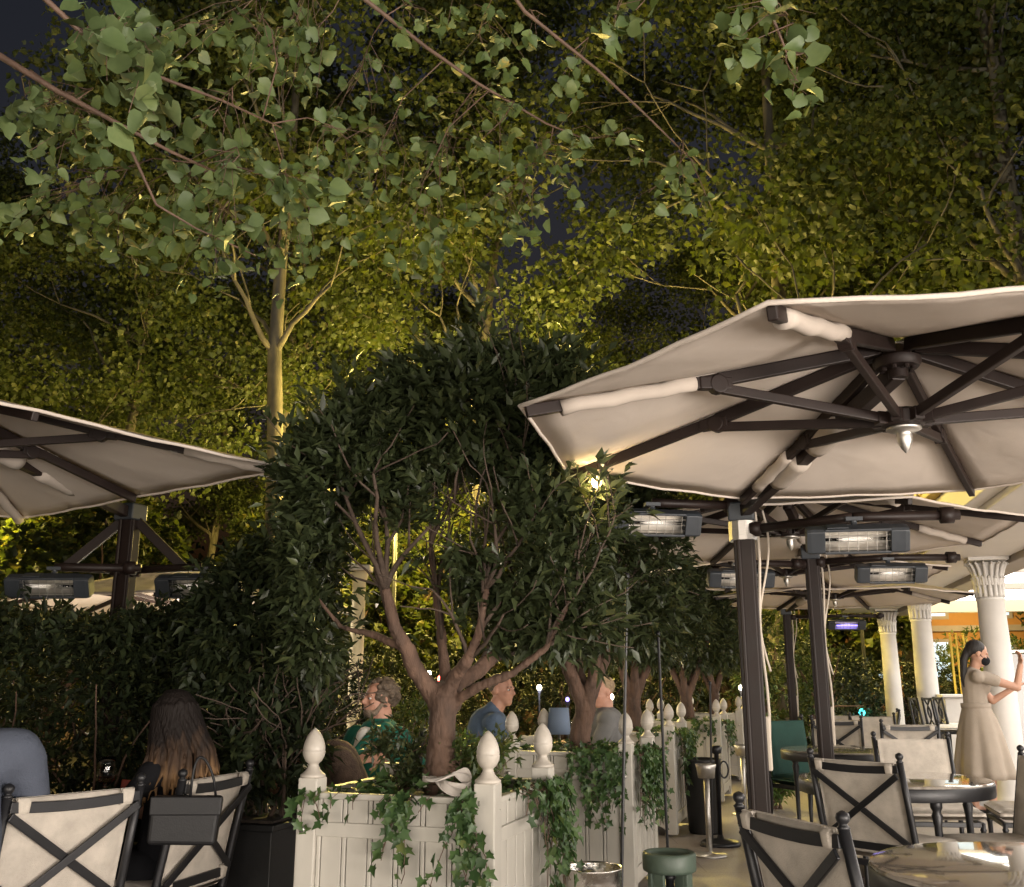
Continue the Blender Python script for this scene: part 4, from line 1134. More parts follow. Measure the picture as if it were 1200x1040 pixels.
top.limb([V((0, 0, 1.275)), V((0, 0, 1.12)), V((0, 0, 1.0))], [.118, .112, .118]); top.limb([V((-.02, -.155, 1.305)), V((.02, .155, 1.305))], [.066, .066])
top.ell((.07, 0, 1.2), (.085, .12, .085)); top.limb([sR, sR.lerp(eR, .32)], [.064, .062]); top.limb([sL, sL.lerp(eL, .32)], [.062, .06])
top.limb([V((.02, 0, 1.33)), V((.01, 0, 1.35))], [.075, .068])
top.build('blouse', m_dress, wt, remesh=.012, smoothit=5)
sk = MB(); n = 64; vs = []; prof = [(1.03, .118, .135), (.98, .130, .150), (.90, .160, .185), (.78, .195, .215), (.62, .225, .245), (.46, .255, .27), (.345, .275, .285)]
for i, (z, rx, ry) in enumerate(prof):
    k = i / (len(prof) - 1)
    for j in range(n):
        a = 2 * pi * j / n; fl = 1 + (.085 * sin(7 * a + .4) + .045 * sin(13 * a + .8 * k)) * k ** 1.5
        vs.append((rx * cos(a) * fl + .02 * k, ry * sin(a) * fl, z))
sk.add(vs, [(i * n + j, i * n + (j + 1) % n, (i + 1) * n + (j + 1) % n, (i + 1) * n + j) for i in range(len(prof) - 1) for j in range(n)])
o = sk.build('skirt', m_dress, wt, smooth=True, subsurf=1); mo = o.modifiers.new('t', 'SOLIDIFY'); mo.thickness = .006
MB().lathe([(.131, 1.0), (.137, 1.005), (.137, 1.045), (.131, 1.05)], (0, 0, 0), 40, Matrix.Scale(1.1, 3, (0, 1, 0))).build('belt', m_dress, wt, smooth=True)
hr = MB(); hr.ell(hd + m @ V((0, -.026, .044)), (.090, .099, .092), m); hr.ell(hd + m @ V((0, -.075, .0)), (.062, .045, .06), m)
hr.limb([hd + m @ V((0, -.10, .01)), hd + V((-.14, .0, -.06)), hd + V((-.16, .0, -.22)), hd + V((-.145, .0, -.40))], [.032, .038, .032, .012])
hr.build('hair', m_hair_dark, wt, remesh=.008, smoothit=2)
mk = MB(); mk.ell(hd + m @ V((0, .064, -.046)), (.070, .070, .055), m); mk.build('face_mask', m_mask, wt, remesh=.007, smoothit=2)
for s in (-1, 1): MB().tube([hd + m @ V((s * .058, .05, -.03)), hd + m @ V((s * .079, .0, .0))], .0035, 5).build('mask_strap', m_mask, wt)
for s, dx in ((-1, .03), (1, -.08)):
    sh = MB(); sh.limb([V((dx - .02, s * .07, .025)), V((dx + .15, s * .07 - .03, .012))], [.040, .032]); sh.ell((dx - .03, s * .07, .045), (.045, .04, .05)); sh.build('shoe', m_shoe, wt, remesh=.008, smoothit=2)

# seated woman with long hair, seen from behind -----------------------
def seated(name_label, loc, rz, hd, fdir, torso, limbs, hs=1.0, skin=m_skin, group=None, voxel=.0085):
    t = thing('person', name_label, 'person', loc, rz)
    b = MB(); m = head(b, hd, fdir, hs)
    b.limb([V(hd) + V((0, -.01, -.075)), V(torso[0])], [.055, .062]); b.limb([V(x) for x in torso], [.105, .125, .13])
    for (pts, rads, hdv) in limbs:
        b.limb([V(x) for x in pts], rads)
        if hdv: hand(b, pts[-1], hdv[0], hdv[1], 1.0, hdv[2])
    b.build('body', skin, t, remesh=voxel, smoothit=3)
    eyes(t, hd, m, hs)
    return t, m
cw = CHAIR_AT[1]
wl = cw.location + Vector((.05, 0, 0)); wr = cw.rotation_euler.z
hdw = V((0, -.02, 1.20)); fw = V((.65, 1, -.12))
wm, mw = seated('woman with long brown to honey hair seated with her back to the camera', wl, wr, hdw, fw, [(0, -.04, 1.0), (0, -.07, .82), (0, -.06, .56)],
    [([(-.17, -.05, .96), (-.22, .10, .74), (-.10, .34, .80)], [.048, .040, .028], ((.3, 1, 0), (0, 0, 1), .4)),
     ([(.17, -.05, .96), (.21, .08, .73), (.10, .33, .80)], [.048, .040, .028], ((-.3, 1, 0), (0, 0, 1), .4)),
     ([(-.10, -.02, .55), (-.11, .40, .56), (-.11, .42, .10)], [.085, .060, .042], None), ([(.10, -.02, .55), (.11, .40, .56), (.11, .42, .10)], [.085, .060, .042], None),
     ([(-.11, .40, .06), (-.11, .54, .04)], [.038, .028], None), ([(.11, .40, .06), (.11, .54, .04)], [.038, .028], None),
     ([(-.16, -.05, .97), (.16, -.05, .97)], [.055, .055], None)])
wm.scale = (.96, .96, .935)
tp = MB().limb([V((0, -.045, .96)), V((0, -.075, .80)), V((0, -.06, .57))], [.118, .138, .145]); tp.limb([V((-.155, -.05, .965)), V((.155, -.05, .965))], [.068, .068])
tp.limb([V((-.17, -.05, .955)), V((-.205, .03, .84))], [.060, .055]); tp.limb([V((.17, -.05, .955)), V((.20, .03, .84))], [.060, .055])
tp.build('black_top', m_blacktop, wm, remesh=.012, smoothit=3)
tr = MB()
for s in (-1, 1): tr.limb([V((s * .10, -.02, .55)), V((s * .11, .40, .56)), V((s * .11, .42, .12))], [.10, .072, .055])
tr.build('trousers', m_blacktop, wm, remesh=.012, smoothit=2)
lh = MB(); rnd = random.Random(11)
lh.ell(hdw + mw @ V((0, -.030, .040)), (.092, .100, .094), mw)
for k in range(150):
    a = rnd.uniform(-2.0, 2.0); 
    top_ = hdw + mw @ V((.030 * sin(a), -.01 - .030 * cos(a), .118))
    mid = hdw + mw @ V((.090 * sin(a), -.028 - .092 * cos(a), .045 + rnd.gauss(0, .006)))
    k2 = rnd.uniform(.85, 1.3); ln = rnd.uniform(.24, .36)
    if abs(a) > 1.9: continue
    e1 = hdw + V((.125 * sin(a) * k2, -.045 - .115 * cos(a) * k2, -.14)); e2 = hdw + V((.155 * sin(a) * k2 + rnd.gauss(0, .012), -.05 - .125 * cos(a) * k2, -ln))
    e2 = e2 + V((rnd.gauss(0, .008), rnd.gauss(0, .008), 0)); lh.limb([top_, mid, e1, e1.lerp(e2, .6) + V((rnd.gauss(0, .006), rnd.gauss(0, .006), 0)), e2], [.015, .015, .013, .009, .003], 6)
lh.ell(hdw + V((.0, -.075, -.13)), (.125, .055, .17)); lh.build('hair', m_ombre, wm, remesh=.0045, smoothit=1)

# man in slate blue at the left edge
ch0 = CHAIR_AT[0]
mbl = thing('person', 'man in a slate blue shirt at the left edge, only his back showing', 'person', V((-1.90, 3.45, .024)), radians(28)); mbl.scale = (1, 1, .985)
bd = MB(); hdb = V((-.10, .16, 1.27)); mh = head(bd, hdb, (-.2, 1, -.2))
bd.limb([hdb + V((0, -.02, -.08)), V((0, .02, 1.12))], [.06, .07]); bd.limb([V((0, 0, 1.02)), V((0, -.05, .8)), V((0, -.05, .55))], [.14, .15, .15])
bd.limb([V((-.19, 0, 1.06)), V((.19, 0, 1.06))], [.07, .07])
for s in (-1, 1):
    bd.limb([V((s * .21, 0, 1.04)), V((s * .27, .12, .78)), V((s * .15, .36, .80))], [.062, .048, .032]); hand(bd, V((s * .15, .36, .80)), (-s * .3, 1, 0), (0, 0, 1), 1.05, .5)
    bd.limb([V((s * .11, 0, .54)), V((s * .13, .45, .54)), V((s * .13, .46, .08))], [.10, .07, .05]); bd.limb([V((s * .13, .44, .06)), V((s * .13, .60, .04))], [.042, .032])
bd.build('body', m_skin, mbl, remesh=.01, smoothit=3)
sh = MB(); sh.limb([V((0, 0, 1.02)), V((0, -.06, .8)), V((0, -.05, .55))], [.16, .175, .175]); sh.limb([V((-.18, -.01, 1.05)), V((.18, -.01, 1.05))], [.092, .092])
sh.limb([V((0, .01, 1.10)), V((0, .02, 1.14))], [.10, .075])
for s in (-1, 1): sh.limb([V((s * .205, 0, 1.03)), V((s * .27, .11, .79)), V((s * .2, .26, .80))], [.082, .068, .055])
sh.build('shirt', m_blue, mbl, remesh=.013, smoothit=4)
tr = MB()
for s in (-1, 1): tr.limb([V((s * .11, 0, .54)), V((s * .13, .45, .54)), V((s * .13, .46, .12))], [.115, .085, .065])
tr.build('trousers', m_blacktop, mbl, remesh=.015, smoothit=2)
MB().ell(hdb + mh @ V((0, -.03, .035)), (.086, .098, .092), mh).build('hair', m_hair_dark, mbl, remesh=.01, smoothit=2)

# man in teal jacket beyond the planter, profile to the left
gp = at(434, 860, 6.3); gp.z = .024
gm = thing('person', 'bearded man with curly hair in a teal jacket, turned to the left, arm folded across', 'person', gp, radians(24)); gm.scale = (1, 1, .97)
hdg = V((.045, 0, 1.205)); fg = V((-.97, -.22, .06))
bd = MB(); mg = head(bd, hdg, fg, 1.02)
bd.limb([hdg + V((.03, 0, -.08)), V((.045, 0, 1.02))], [.06, .068]); bd.limb([V((.05, 0, .96)), V((.03, 0, .78)), V((.02, 0, .55))], [.13, .14, .14]); bd.limb([V((.02, -.17, 1.0)), V((.10, .17, 1.0))], [.065, .065])
bd.limb([V((.13, -.15, .98)), V((.22, -.24, .80)), V((-.02, -.27, .865))], [.058, .046, .032]); hand(bd, V((-.02, -.27, .865)), V((-1, -.1, .0)), V((0, -.6, .7)), 1.05, .9)
bd.limb([V((-.05, .16, .98)), V((-.14, .18, .75)), V((-.25, -.02, .70))], [.058, .046, .034]); hand(bd, V((-.25, -.02, .70)), V((-.9, -.3, 0)), V((0, 0, 1)), 1.0, .5)
for s in (-1, 1): bd.limb([V((.02, s * .1, .53)), V((-.40, s * .12, .53)), V((-.42, s * .12, .08))], [.10, .07, .05]); bd.limb([V((-.42, s * .12, .06)), V((-.56, s * .12, .04))], [.042, .032])
bd.build('body', m_skin2, gm, remesh=.0075, smoothit=3); eyes(gm, hdg, mg, 1.02)
jk = MB(); jk.limb([V((.06, 0, .95)), V((.05, 0, .78)), V((.03, 0, .56))], [.155, .165, .175]); jk.limb([V((.03, -.165, .99)), V((.10, .165, .99))], [.088, .088])
jk.limb([V((.14, -.14, .97)), V((.235, -.235, .80)), V((.08, -.27, .845))], [.080, .066, .052]); jk.limb([V((-.04, .16, .97)), V((-.14, .18, .76)), V((-.22, .03, .71))], [.078, .064, .052])
jk.build('jacket', m_jacket, gm, remesh=.011, smoothit=4)
MB().limb([V((-.06, -.10, .99)), V((-.105, -.10, .86)), V((-.10, -.09, .72))], [.055, .045, .02]).build('shirt', m_shirt_white, gm, remesh=.009, smoothit=3)
for s in (-1, 1): MB().limb([V((-.05 - .02 * s, -.10 + s * .062, 1.01)), V((-.12, -.10 + s * .055, .90)), V((-.14, -.10 + s * .02, .74))], [.028, .030, .014]).build('lapel', m_jacket, gm, remesh=.008, smoothit=2)
hr = MB(); rnd = random.Random(4); hr.ell(hdg + mg @ V((0, -.035, .045)), (.090, .095, .085), mg)
for k in range(110):
    u = V((rnd.gauss(0, 1), rnd.gauss(0, 1), rnd.gauss(0, 1))).normalized()
    p = V((u.x * .092, -.035 + u.y * .100, .045 + u.z * .095))
    if p.y > .045 and p.z < .075: continue
    if p.z < -.07: continue
    hr.ell(hdg + mg @ p, (.020, .020, .017), None, 8, 6)
hr.build('hair', m_hair_brown, gm, remesh=.007, smoothit=1)
bdm = MB(); bdm.ell(hdg + mg @ V((0, .052, -.082)), (.050, .042, .036), mg); bdm.ell(hdg + mg @ V((0, .080, -.042)), (.024, .014, .006), mg)
for s in (-1, 1): bdm.limb([hdg + mg @ V((s * .066, .01, -.03)), hdg + mg @ V((s * .046, .045, -.085))], [.014, .020])
bdm.build('beard', M('greying beard', (.20, .15, .11), .8, 0, .4, 60, .8, 90), gm, remesh=.007, smoothit=1)
MB().tube([V((.035, -.262, .855)) + V((.0, cos(a) * .036, sin(a) * .036)) for a in [2 * pi * i / 16 for i in range(17)]], .007, 6).build('watch_strap', m_leather, gm)

# man in blue sweater, turned to the right
bp_ = at(572, 860, 7.4); bp_.z = .024
bm = thing('person', 'short haired man in a blue grey sweater seated beyond the planters, facing right', 'person', bp_)
hdk = V((.10, 0, 1.22)); fk = V((.86, -.50, -.05)); bd = MB(); mk_ = head(bd, hdk, fk, 1.0)
bd.limb([hdk + V((-.02, 0, -.08)), V((.03, 0, 1.03))], [.058, .066]); bd.limb([V((0, 0, .96)), V((-.03, 0, .78)), V((-.04, 0, .55))], [.13, .14, .14]); bd.limb([V((.05, -.17, .99)), V((-.04, .17, .99))], [.065, .065])
bd.limb([V((.07, -.17, .97)), V((.17, -.24, .75)), V((.38, -.10, .80))], [.058, .046, .032]); hand(bd, V((.38, -.10, .80)), V((1, .2, 0)), V((0, 0, 1)), 1, .5)
bd.limb([V((-.02, .17, .97)), V((.10, .22, .76)), V((.36, .14, .80))], [.058, .046, .032]); hand(bd, V((.36, .14, .80)), V((1, -.2, 0)), V((0, 0, 1)), 1, .5)
for s in (-1, 1): bd.limb([V((-.02, s * .1, .53)), V((.40, s * .12, .53)), V((.42, s * .12, .08))], [.10, .07, .05])
bd.build('body', m_skin2, bm, remesh=.008, smoothit=3); eyes(bm, hdk, mk_, 1)
sw = MB(); sw.limb([V((0, 0, .96)), V((-.03, 0, .78)), V((-.04, 0, .56))], [.15, .165, .17]); sw.limb([V((.05, -.165, .985)), V((-.04, .165, .985))], [.085, .085]); sw.limb([V((.02, 0, 1.04)), V((.04, 0, 1.08))], [.08, .07])
sw.limb([V((.07, -.17, .96)), V((.17, -.235, .76)), V((.33, -.14, .79))], [.076, .064, .05]); sw.limb([V((-.02, .17, .96)), V((.10, .22, .77)), V((.32, .15, .80))], [.076, .064, .05])
sw.build('sweater', m_sweater, bm, remesh=.011, smoothit=3)
tr = MB()
for s in (-1, 1): tr.limb([V((-.02, s * .1, .53)), V((.40, s * .12, .53)), V((.42, s * .12, .08))], [.115, .085, .065])
tr.build('trousers', m_blacktop, bm, remesh=.015, smoothit=2)
MB().ell(hdk + mk_ @ V((0, -.028, .040)), (.080, .090, .083), mk_).build('hair', m_hair_brown, bm, remesh=.008, smoothit=2)

# person with face lit orange by a lamp, farther along
op = at(706, 850, 8.0); op.z = .024
om = thing('person', 'person with greying hair and orange lit face beside the second trunk', 'person', op)
hdo = V((0, 0, 1.20)); fo = V((-.8, -.5, -.15)); bd = MB(); mo_ = head(bd, hdo, fo, 1.02)
bd.limb([hdo + V((.03, 0, -.08)), V((.03, 0, 1.0))], [.058, .066]); bd.limb([V((.03, 0, .95)), V((.03, 0, .78)), V((.03, 0, .55))], [.13, .14, .14])
for s in (-1, 1):
    bd.limb([V((.03, s * .17, .96)), V((-.08, s * .22, .75)), V((-.30, s * .10, .80))], [.058, .046, .032]); hand(bd, V((-.30, s * .10, .80)), V((-1, -s * .2, 0)), V((0, 0, 1)), 1, .5)
    bd.limb([V((0, s * .1, .53)), V((-.40, s * .12, .53)), V((-.42, s * .12, .08))], [.10, .07, .05])
bd.build('body', m_skin2, om, remesh=.009, smoothit=3); eyes(om, hdo, mo_, 1.02)
sw = MB(); sw.limb([V((.03, 0, .95)), V((.03, 0, .78)), V((.03, 0, .56))], [.15, .165, .17]); sw.limb([V((.03, -.165, .985)), V((.03, .165, .985))], [.085, .085])
for s in (-1, 1): sw.limb([V((.03, s * .17, .96)), V((-.08, s * .22, .76)), V((-.26, s * .12, .79))], [.076, .064, .05])
sw.build('grey_coat', fabric('grey coat', (.16, .16, .16), 0, .12), om, remesh=.012, smoothit=3)
MB().ell(hdo + mo_ @ V((0, -.032, .045)), (.084, .094, .084), mo_).build('hair', M('fair grey hair', (.28, .20, .12), .7, 0, .3, 40, .8, 80), om, remesh=.009, smoothit=2)

# person half hidden behind the left finial, brown knit sleeve
kp = at(392, 900, 5.3); kp.z = .024
km = thing('person', 'person bent low in a brown knit jumper behind the left finial of the nearest planter', 'person', kp, radians(20))
bd = MB(); hdk2 = V((-.16, .1, .98)); mk2 = head(bd, hdk2, (-.8, .4, -.4))
bd.limb([hdk2 + V((.05, 0, -.06)), V((-.02, .05, .88))], [.055, .065]); bd.limb([V((0, 0, .85)), V((.05, 0, .7)), V((.04, 0, .52))], [.12, .14, .14])
bd.limb([V((.02, -.16, .87)), V((.06, -.24, .68)), V((-.02, -.25, .62))], [.058, .045, .032]); hand(bd, V((.0, -.26, .63)), V((-.6, 0, -.8)), V((1, 0, 0)), 1, .6)
bd.limb([V((-.02, .16, .86)), V((-.12, .20, .66)), V((-.28, .1, .74))], [.058, .045, .032]); hand(bd, V((-.28, .1, .74)), V((-1, 0, 0)), V((0, 0, 1)), 1, .6)
for s in (-1, 1): bd.limb([V((.02, s * .1, .5)), V((-.38, s * .12, .5)), V((-.40, s * .12, .08))], [.10, .07, .05])
bd.build('body', m_skin2, km, remesh=.009, smoothit=3)
sw = MB(); sw.limb([V((0, 0, .85)), V((.05, 0, .7)), V((.04, 0, .53))], [.14, .16, .16]); sw.limb([V((0, -.15, .875)), V((0, .15, .875))], [.085, .085]); sw.limb([V((.02, -.16, .86)), V((.07, -.235, .70)), V((.0, -.25, .645))], [.078, .066, .05]); sw.limb([V((-.02, .16, .86)), V((-.12, .20, .68)), V((-.24, .12, .73))], [.076, .064, .05])
sw.build('jumper', m_brownknit, km, remesh=.011, smoothit=2)
hr = MB().ell(hdk2 + mk2 @ V((0, -.03, .04)), (.086, .096, .088), mk2); hr.build('hair', m_hair_dark, km, remesh=.009, smoothit=2)

# ------------------------------------------------------------------ garden behind the planters
def gchair(loc, f, lb):
    o = dup(gc, loc, face(*f), lb); o['group'] = 'dark green garden chairs'; return o
gchair(Vector((gp.x + .04, gp.y, .024)), (-1, -.1), 'dark green chair under the man in the teal jacket')
gchair(Vector((bp_.x - .02, bp_.y, .024)), (1, -.1), 'dark green chair under the man in the blue grey sweater')
gt = thing('garden_table', 'long table with white cloth beyond the second planter, carrying a blue lamp', 'table', Vector((spot(648, 7.1, .75), 7.35, .024)), -TH)
MB().box((0, 0, .735), (1.15, .8, .03)).build('tabletop', m_whitewood, gt, bevel=.004)
for x in (-.5, .5):
    for y in (-.33, .33): MB().tube([(x, y, 0), (x, y, .72)], .022, 8).build('leg', m_black, gt)
cl = MB(); nx = 40
vs = []; loop = [(-.59, -.42), (.59, -.42), (.59, .42), (-.59, .42)]
per = []
for a, b_ in zip(loop, loop[1:] + loop[:1]):
    for i in range(12): per.append((a[0] + (b_[0] - a[0]) * i / 12, a[1] + (b_[1] - a[1]) * i / 12))
for j, (z, k) in enumerate(((.754, 1), (.745, 1.012), (.64, 1.03), (.50, 1.05))):
    for i, (x, y) in enumerate(per):
        wv = 1 + (.018 * sin(i * 1.3)) * (j / 3); vs.append((x * k * wv, y * k * wv, z))
n = len(per); fs = [tuple(range(n))] + [(j * n + i, (j + 1) * n + i, (j + 1) * n + (i + 1) % n, j * n + (i + 1) % n) for j in range(3) for i in range(n)]
cl.add(vs, fs); o = cl.build('tablecloth', m_tablecloth, None, smooth=False); o.location = gt.location; o.rotation_euler = gt.rotation_euler; tag(o, 'white tablecloth draped over the table with the blue lamp', 'tablecloth')
def rest(px, py, d, z): v = at(px, py, d); v.z = z; return v
lp = thing('table_lamp', 'table lamp with a plain blue shade on the white tablecloth', 'lamp', rest(655, 850, 7.15, .779))
MB().lathe([(.085, .165), (.070, .345)], (0, 0, 0), 32).lathe([(.083, .165), (.068, .345)], (0, 0, 0), 32).build('lamp_shade', m_shade, lp, smooth=True)
MB().lathe([(.06, 0), (.06, .012), (.012, .02), (.010, .17)], (0, 0, 0), 20).build('stem', m_steel, lp, smooth=True)
for px, hgt, lb in ((672, .24, 'taller bottle right of the blue lamp'), (680, .20, 'shorter bottle right of the blue lamp')):
    o = MB().lathe([(.03, 0), (.034, .01), (.034, hgt * .55), (.014, hgt * .75), (.012, hgt * .95), (.015, hgt * .96), (.015, hgt), (.001, hgt)], (0, 0, 0), 20).build('bottle', m_bottle, None, smooth=True)
    o.location = rest(px, 850, 7.2, .779); tag(o, lb, 'bottle')
bag = MB(); rnd = random.Random(2)
bag.ell((0, 0, .07), (.12, .08, .085)); 
for k in range(12): bag.ell((rnd.uniform(-.09, .09), rnd.uniform(-.05, .05), rnd.uniform(.05, .13)), (.05, .03, .03), Euler((rnd.uniform(-1, 1), rnd.uniform(-1, 1), 0)).to_matrix())
o = bag.build('cloth_bag', m_tablecloth, None, remesh=.012, smoothit=2); o.location = rest(626, 850, 7.25, .779); tag(o, 'white cloth bag lying on the table left of the blue lamp', 'bag')
# left garden table with white cloth, beyond the teal jacket
gt2 = thing('garden_table', 'table with white top in front of the man in the teal jacket', 'table', Vector((gp.x - .55, gp.y + .15, .024)), .1)
MB().box((0, 0, .735), (.7, .8, .035)).build('tabletop', m_tablecloth, gt2, bevel=.006)
for x in (-.28, .28):
    for y in (-.33, .33): MB().tube([(x, y, 0), (x, y, .72)], .02, 8).build('leg', m_black, gt2)
# cream post behind him
t = thing('cream_post', 'pale cream post standing behind the man in the teal jacket', 'post', Vector((spot(416, 9.0, 1.2), 9.0, .0)))
MB().lathe([(.09, 0), (.09, .1), (.065, .14), (.062, 2.2), (.075, 2.24), (.09, 2.3)], (0, 0, 0), 24).build('shaft', M('cream post paint', (.60, .52, .33), .6, 0, .08, 4), t, smooth=True)
MB().box((0, 0, 2.33), (.22, .22, .05)).build('cap', m_finial, t, bevel=.006)

# lamps in the garden
lamp('garden_fill', 'POINT', (-.75, 5.4, 2.25), 16, (1, .84, .62), .15)  # unseen lamp added to brighten the man in the teal jacket
lamp('garden_fill', 'POINT', (.55, 8.0, 2.4), 30, (1, .84, .62), .15)  # another unseen lamp, added for the tables farther back
def glowlamp(px, py, d, r, mat, lb, e=0, col=(1, 1, 1)):
    p = at(px, py, d); t = thing('garden_lamp', lb, 'lamp', (p.x, p.y, 0), 0)
    MB().ell((0, 0, p.z), (r, r, r * 1.15), None, 14, 10).build('globe', mat, t, smooth=True)
    MB().tube([(0, 0, 0), (0, 0, p.z - r)], .012, 8).lathe([(.02, p.z - r - .05), (.035, p.z - r)], (0, 0, 0), 12).build('lamp_post', m_black, t)
    if e: lamp('garden_light', 'POINT', (p.x - .0, p.y - r - .06, p.z), e, col, .05)
glowlamp(517, 796, 9.5, .035, m_bulb_red, 'small red lamp glowing right of the forked trunk', 2.2, (1, .2, .12))
glowlamp(503, 789, 10, .022, m_bulb_white, 'white lamp left of the red one, behind the forked trunk', 8, (1, .85, .6))
glowlamp(499, 801, 10.4, .018, m_bulb_white, 'tiny lower lamp beside the white one behind the forked trunk', 0)
glowlamp(716, 817, 9.8, .028, m_bulb_white, 'white lamp just right of the orange lit face', 10, (1, .85, .5))
glowlamp(632, 806, 12, .03, m_bulb_white, 'white lamp above the blue lampshade', 14, (.85, .85, 1))
glowlamp(665, 820, 11.5, .022, m_bulb_violet, 'blue lamp right of the blue lampshade', 1, (.4, .4, 1))
glowlamp(868, 806, 14.5, .03, m_bulb_white, 'white lamp beside the nearest mast above the far finials', 16, (1, .9, .7))
glowlamp(957, 820, 17, .045, m_bulb_white, 'warm white lamp in the shrubs left of the second mast', 6, (1, .85, .6))
glowlamp(924, 820, 17, .05, m_bulb_teal, 'teal lamp low in the shrubs beside the farthest mast', 2, (.2, .9, .9))
glowlamp(1010, 835, 19, .06, m_bulb_teal, 'teal lamp low in the dark shrubs left of the farthest column', 2, (.2, .9, .9))
glowlamp(1050, 835, 19, .06, m_bulb_teal, 'teal lamp between the farthest and middle columns', 2, (.2, .9, .9))
glowlamp(230, 802, 9.5, .035, m_bulb_white, 'white lamp shining through the gap beside the left hedge', 12, (1, .95, .8))
glowlamp(275, 860, 8.0, .03, m_bulb_white, 'white lamp low behind the dark shrub', 14, (1, .9, .7))

# ------------------------------------------------------------------ hedges and shrubs
def box_leaves(n, lo, hi, size, out_bias=.6, edge=.35):
    lo, hi = np.array(lo), np.array(hi); p = RNG.random((n, 3))
    ax_ = RNG.integers(0, 3, n); e = RNG.random(n) < .75
    snap = np.where(RNG.random(n) < .5, RNG.random(n) * .16, 1 - RNG.random(n) * .16)
    for k in range(3): p[(ax_ == k) & e, k] = snap[(ax_ == k) & e]
    o = unit((p - .5) * 2 + rdir(n) * .3)
    pos = lo + p * (hi - lo)
    pos += .05 * np.sin(pos[:, [1, 2, 0]] * 6.1) + .03 * np.sin(pos[:, [2, 0, 1]] * 13)
    return pos, o
hx0, hx1 = -5.2, -1.62
hg = thing('hedge', 'tall clipped dark hedge at the left behind the seated woman', 'hedge', (0, 0, 0))
p, o = box_leaves(9000, (hx0, 5.15, .05), (hx1 + .05, 6.0, 1.70), .06)
pp_, d, n, s = twig_leaves(p, o, 7, .9, .068)
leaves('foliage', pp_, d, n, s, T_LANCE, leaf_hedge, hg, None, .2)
st = MB()
for k in range(40):
    x = hx0 + (hx1 - hx0) * (k + .5) / 40; grow(st, (x, 5.55 + random.gauss(0, .1), 0), (random.gauss(0, .1), random.gauss(0, .1), 1), .8, .02, 1, [], .5, 3)
st.build('stems', m_bark, hg)
# dark shrub in a black box between hedge and planter
bxp = at(296, 945, 4.75)
bx = thing('black_planter', 'black planter box between the handbag chair and the white planter', 'planter', (bxp.x - .03, 4.98, .024), -TH)
q = MB().box((0, 0, .31), (.42, .42, .60)); q.box((0, 0, .625), (.45, .45, .03)); q.build('box', m_blackbox, bx, bevel=.006)
MB().box((0, 0, .648), (.38, .38, .012)).build('soil_bed', m_soil, bx)
sb = thing('dark_shrub', 'tall dark shrub in the black planter left of the white planters', 'shrub', (bxp.x - .03, 4.98, .67))
st = MB(); tips = []
for k in range(12): grow(st, (random.gauss(0, .05), random.gauss(0, .05), -.05), (random.gauss(0, .12), random.gauss(0, .12), 1), .42, .012, 2, tips, .5, 3, .12, .25, 6, .4, .003)
st.build('stems', m_darkbark, sb)
ells = [((0, 0, .35), (.34, .32, .35)), ((-.05, 0, .75), (.36, .34, .42)), ((.05, .05, 1.1), (.32, .32, .4)), ((-.15, 0, .95), (.3, .3, .4)), ((.12, .1, .75), (.24, .3, .5)), ((.14, .1, 1.2), (.22, .25, .3))]
c, o = crown_points(ells, 1150, .3); p, d, n, s = twig_leaves(c, o, 8, .9, .08)
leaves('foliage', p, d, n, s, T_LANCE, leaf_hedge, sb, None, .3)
def bush(name, label, px, py_top, d, rx, ztop, z0=0.0, n=700, size=.07, mat=None, group=None, cat='shrub', tmpl=T_LANCE, x=None):
    X = spot(px, d, ztop / 2) if x is None else x
    t = thing(name, label, cat, (X, d, 0), 0, group)
    st = MB(); tips = []
    for k in range(6): grow(st, (random.gauss(0, .06), random.gauss(0, .06), -.05), (random.gauss(0, .35), random.gauss(0, .35), 1), ztop * .45, .02 * ztop, 1, tips, .5, 3, .12, .25, 6, .4, .003)
    st.build('stems', m_bark, t)
    h = ztop - z0; es = [((random.uniform(-.4, .4) * rx, random.uniform(-.4, .4) * rx, z0 + h * f), (rx * random.uniform(.55, .8), rx * random.uniform(.5, .75), h * random.uniform(.22, .36))) for f in (.25, .4, .55, .68, .5, .35)]
    c, o = crown_points(es, n, .35); p, dd, nn, s = twig_leaves(c, unit(o + np.array((0, 0, .3))), 8, .9, size)
    leaves('foliage', p, dd, nn, s, tmpl, mat or leaf_bush, t, None, .2); return t
bush('garden_shrub', 'olive green shrub right of the man in the teal jacket', 486, 800, 6.9, .34, 1.3, .45, 420, .05)
bush('garden_shrub', 'pale leafed shrub just right of the forked trunk', 552, 860, 5.6, .22, 1.02, .5, 300, .045, leaf_grass)
bush('garden_shrub', 'dark shrub left of the man in the teal jacket', 352, 820, 7.2, .7, 1.9, .1, 600, .06, leaf_hedge)
BR = random.Random(21)
sd = []
gb = 'dark shrubs bordering the terrace'
for k, (px, d, rx, zt_, lb) in enumerate([(905, 15.2, .9, 2.9, 'leafy shrub left of the farthest mast'), (950, 17.5, 1.1, 2.2, 'dark shrub seen between the two far masts'), (985, 19.5, 1.0, 1.9, 'low dark shrub left of the farthest column'),
        (1052, 20.5, 1.2, 2.0, 'dark shrub between the farthest and middle columns'), (1112, 22, 1.2, 1.7, 'dark shrub below the yellow poles'), (1165, 22, 1.5, 2.6, 'shrub behind the largest column'), (1215, 20, 1.4, 2.7, 'shrub at the right edge behind the counter')]):
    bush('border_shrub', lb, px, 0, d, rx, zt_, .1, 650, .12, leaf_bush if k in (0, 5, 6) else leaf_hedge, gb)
bush('border_plant', 'fresh green low plant between the chairs left of the farthest column', 1015, 850, 13.6, .35, .75, .25, 240, .08, leaf_grass)
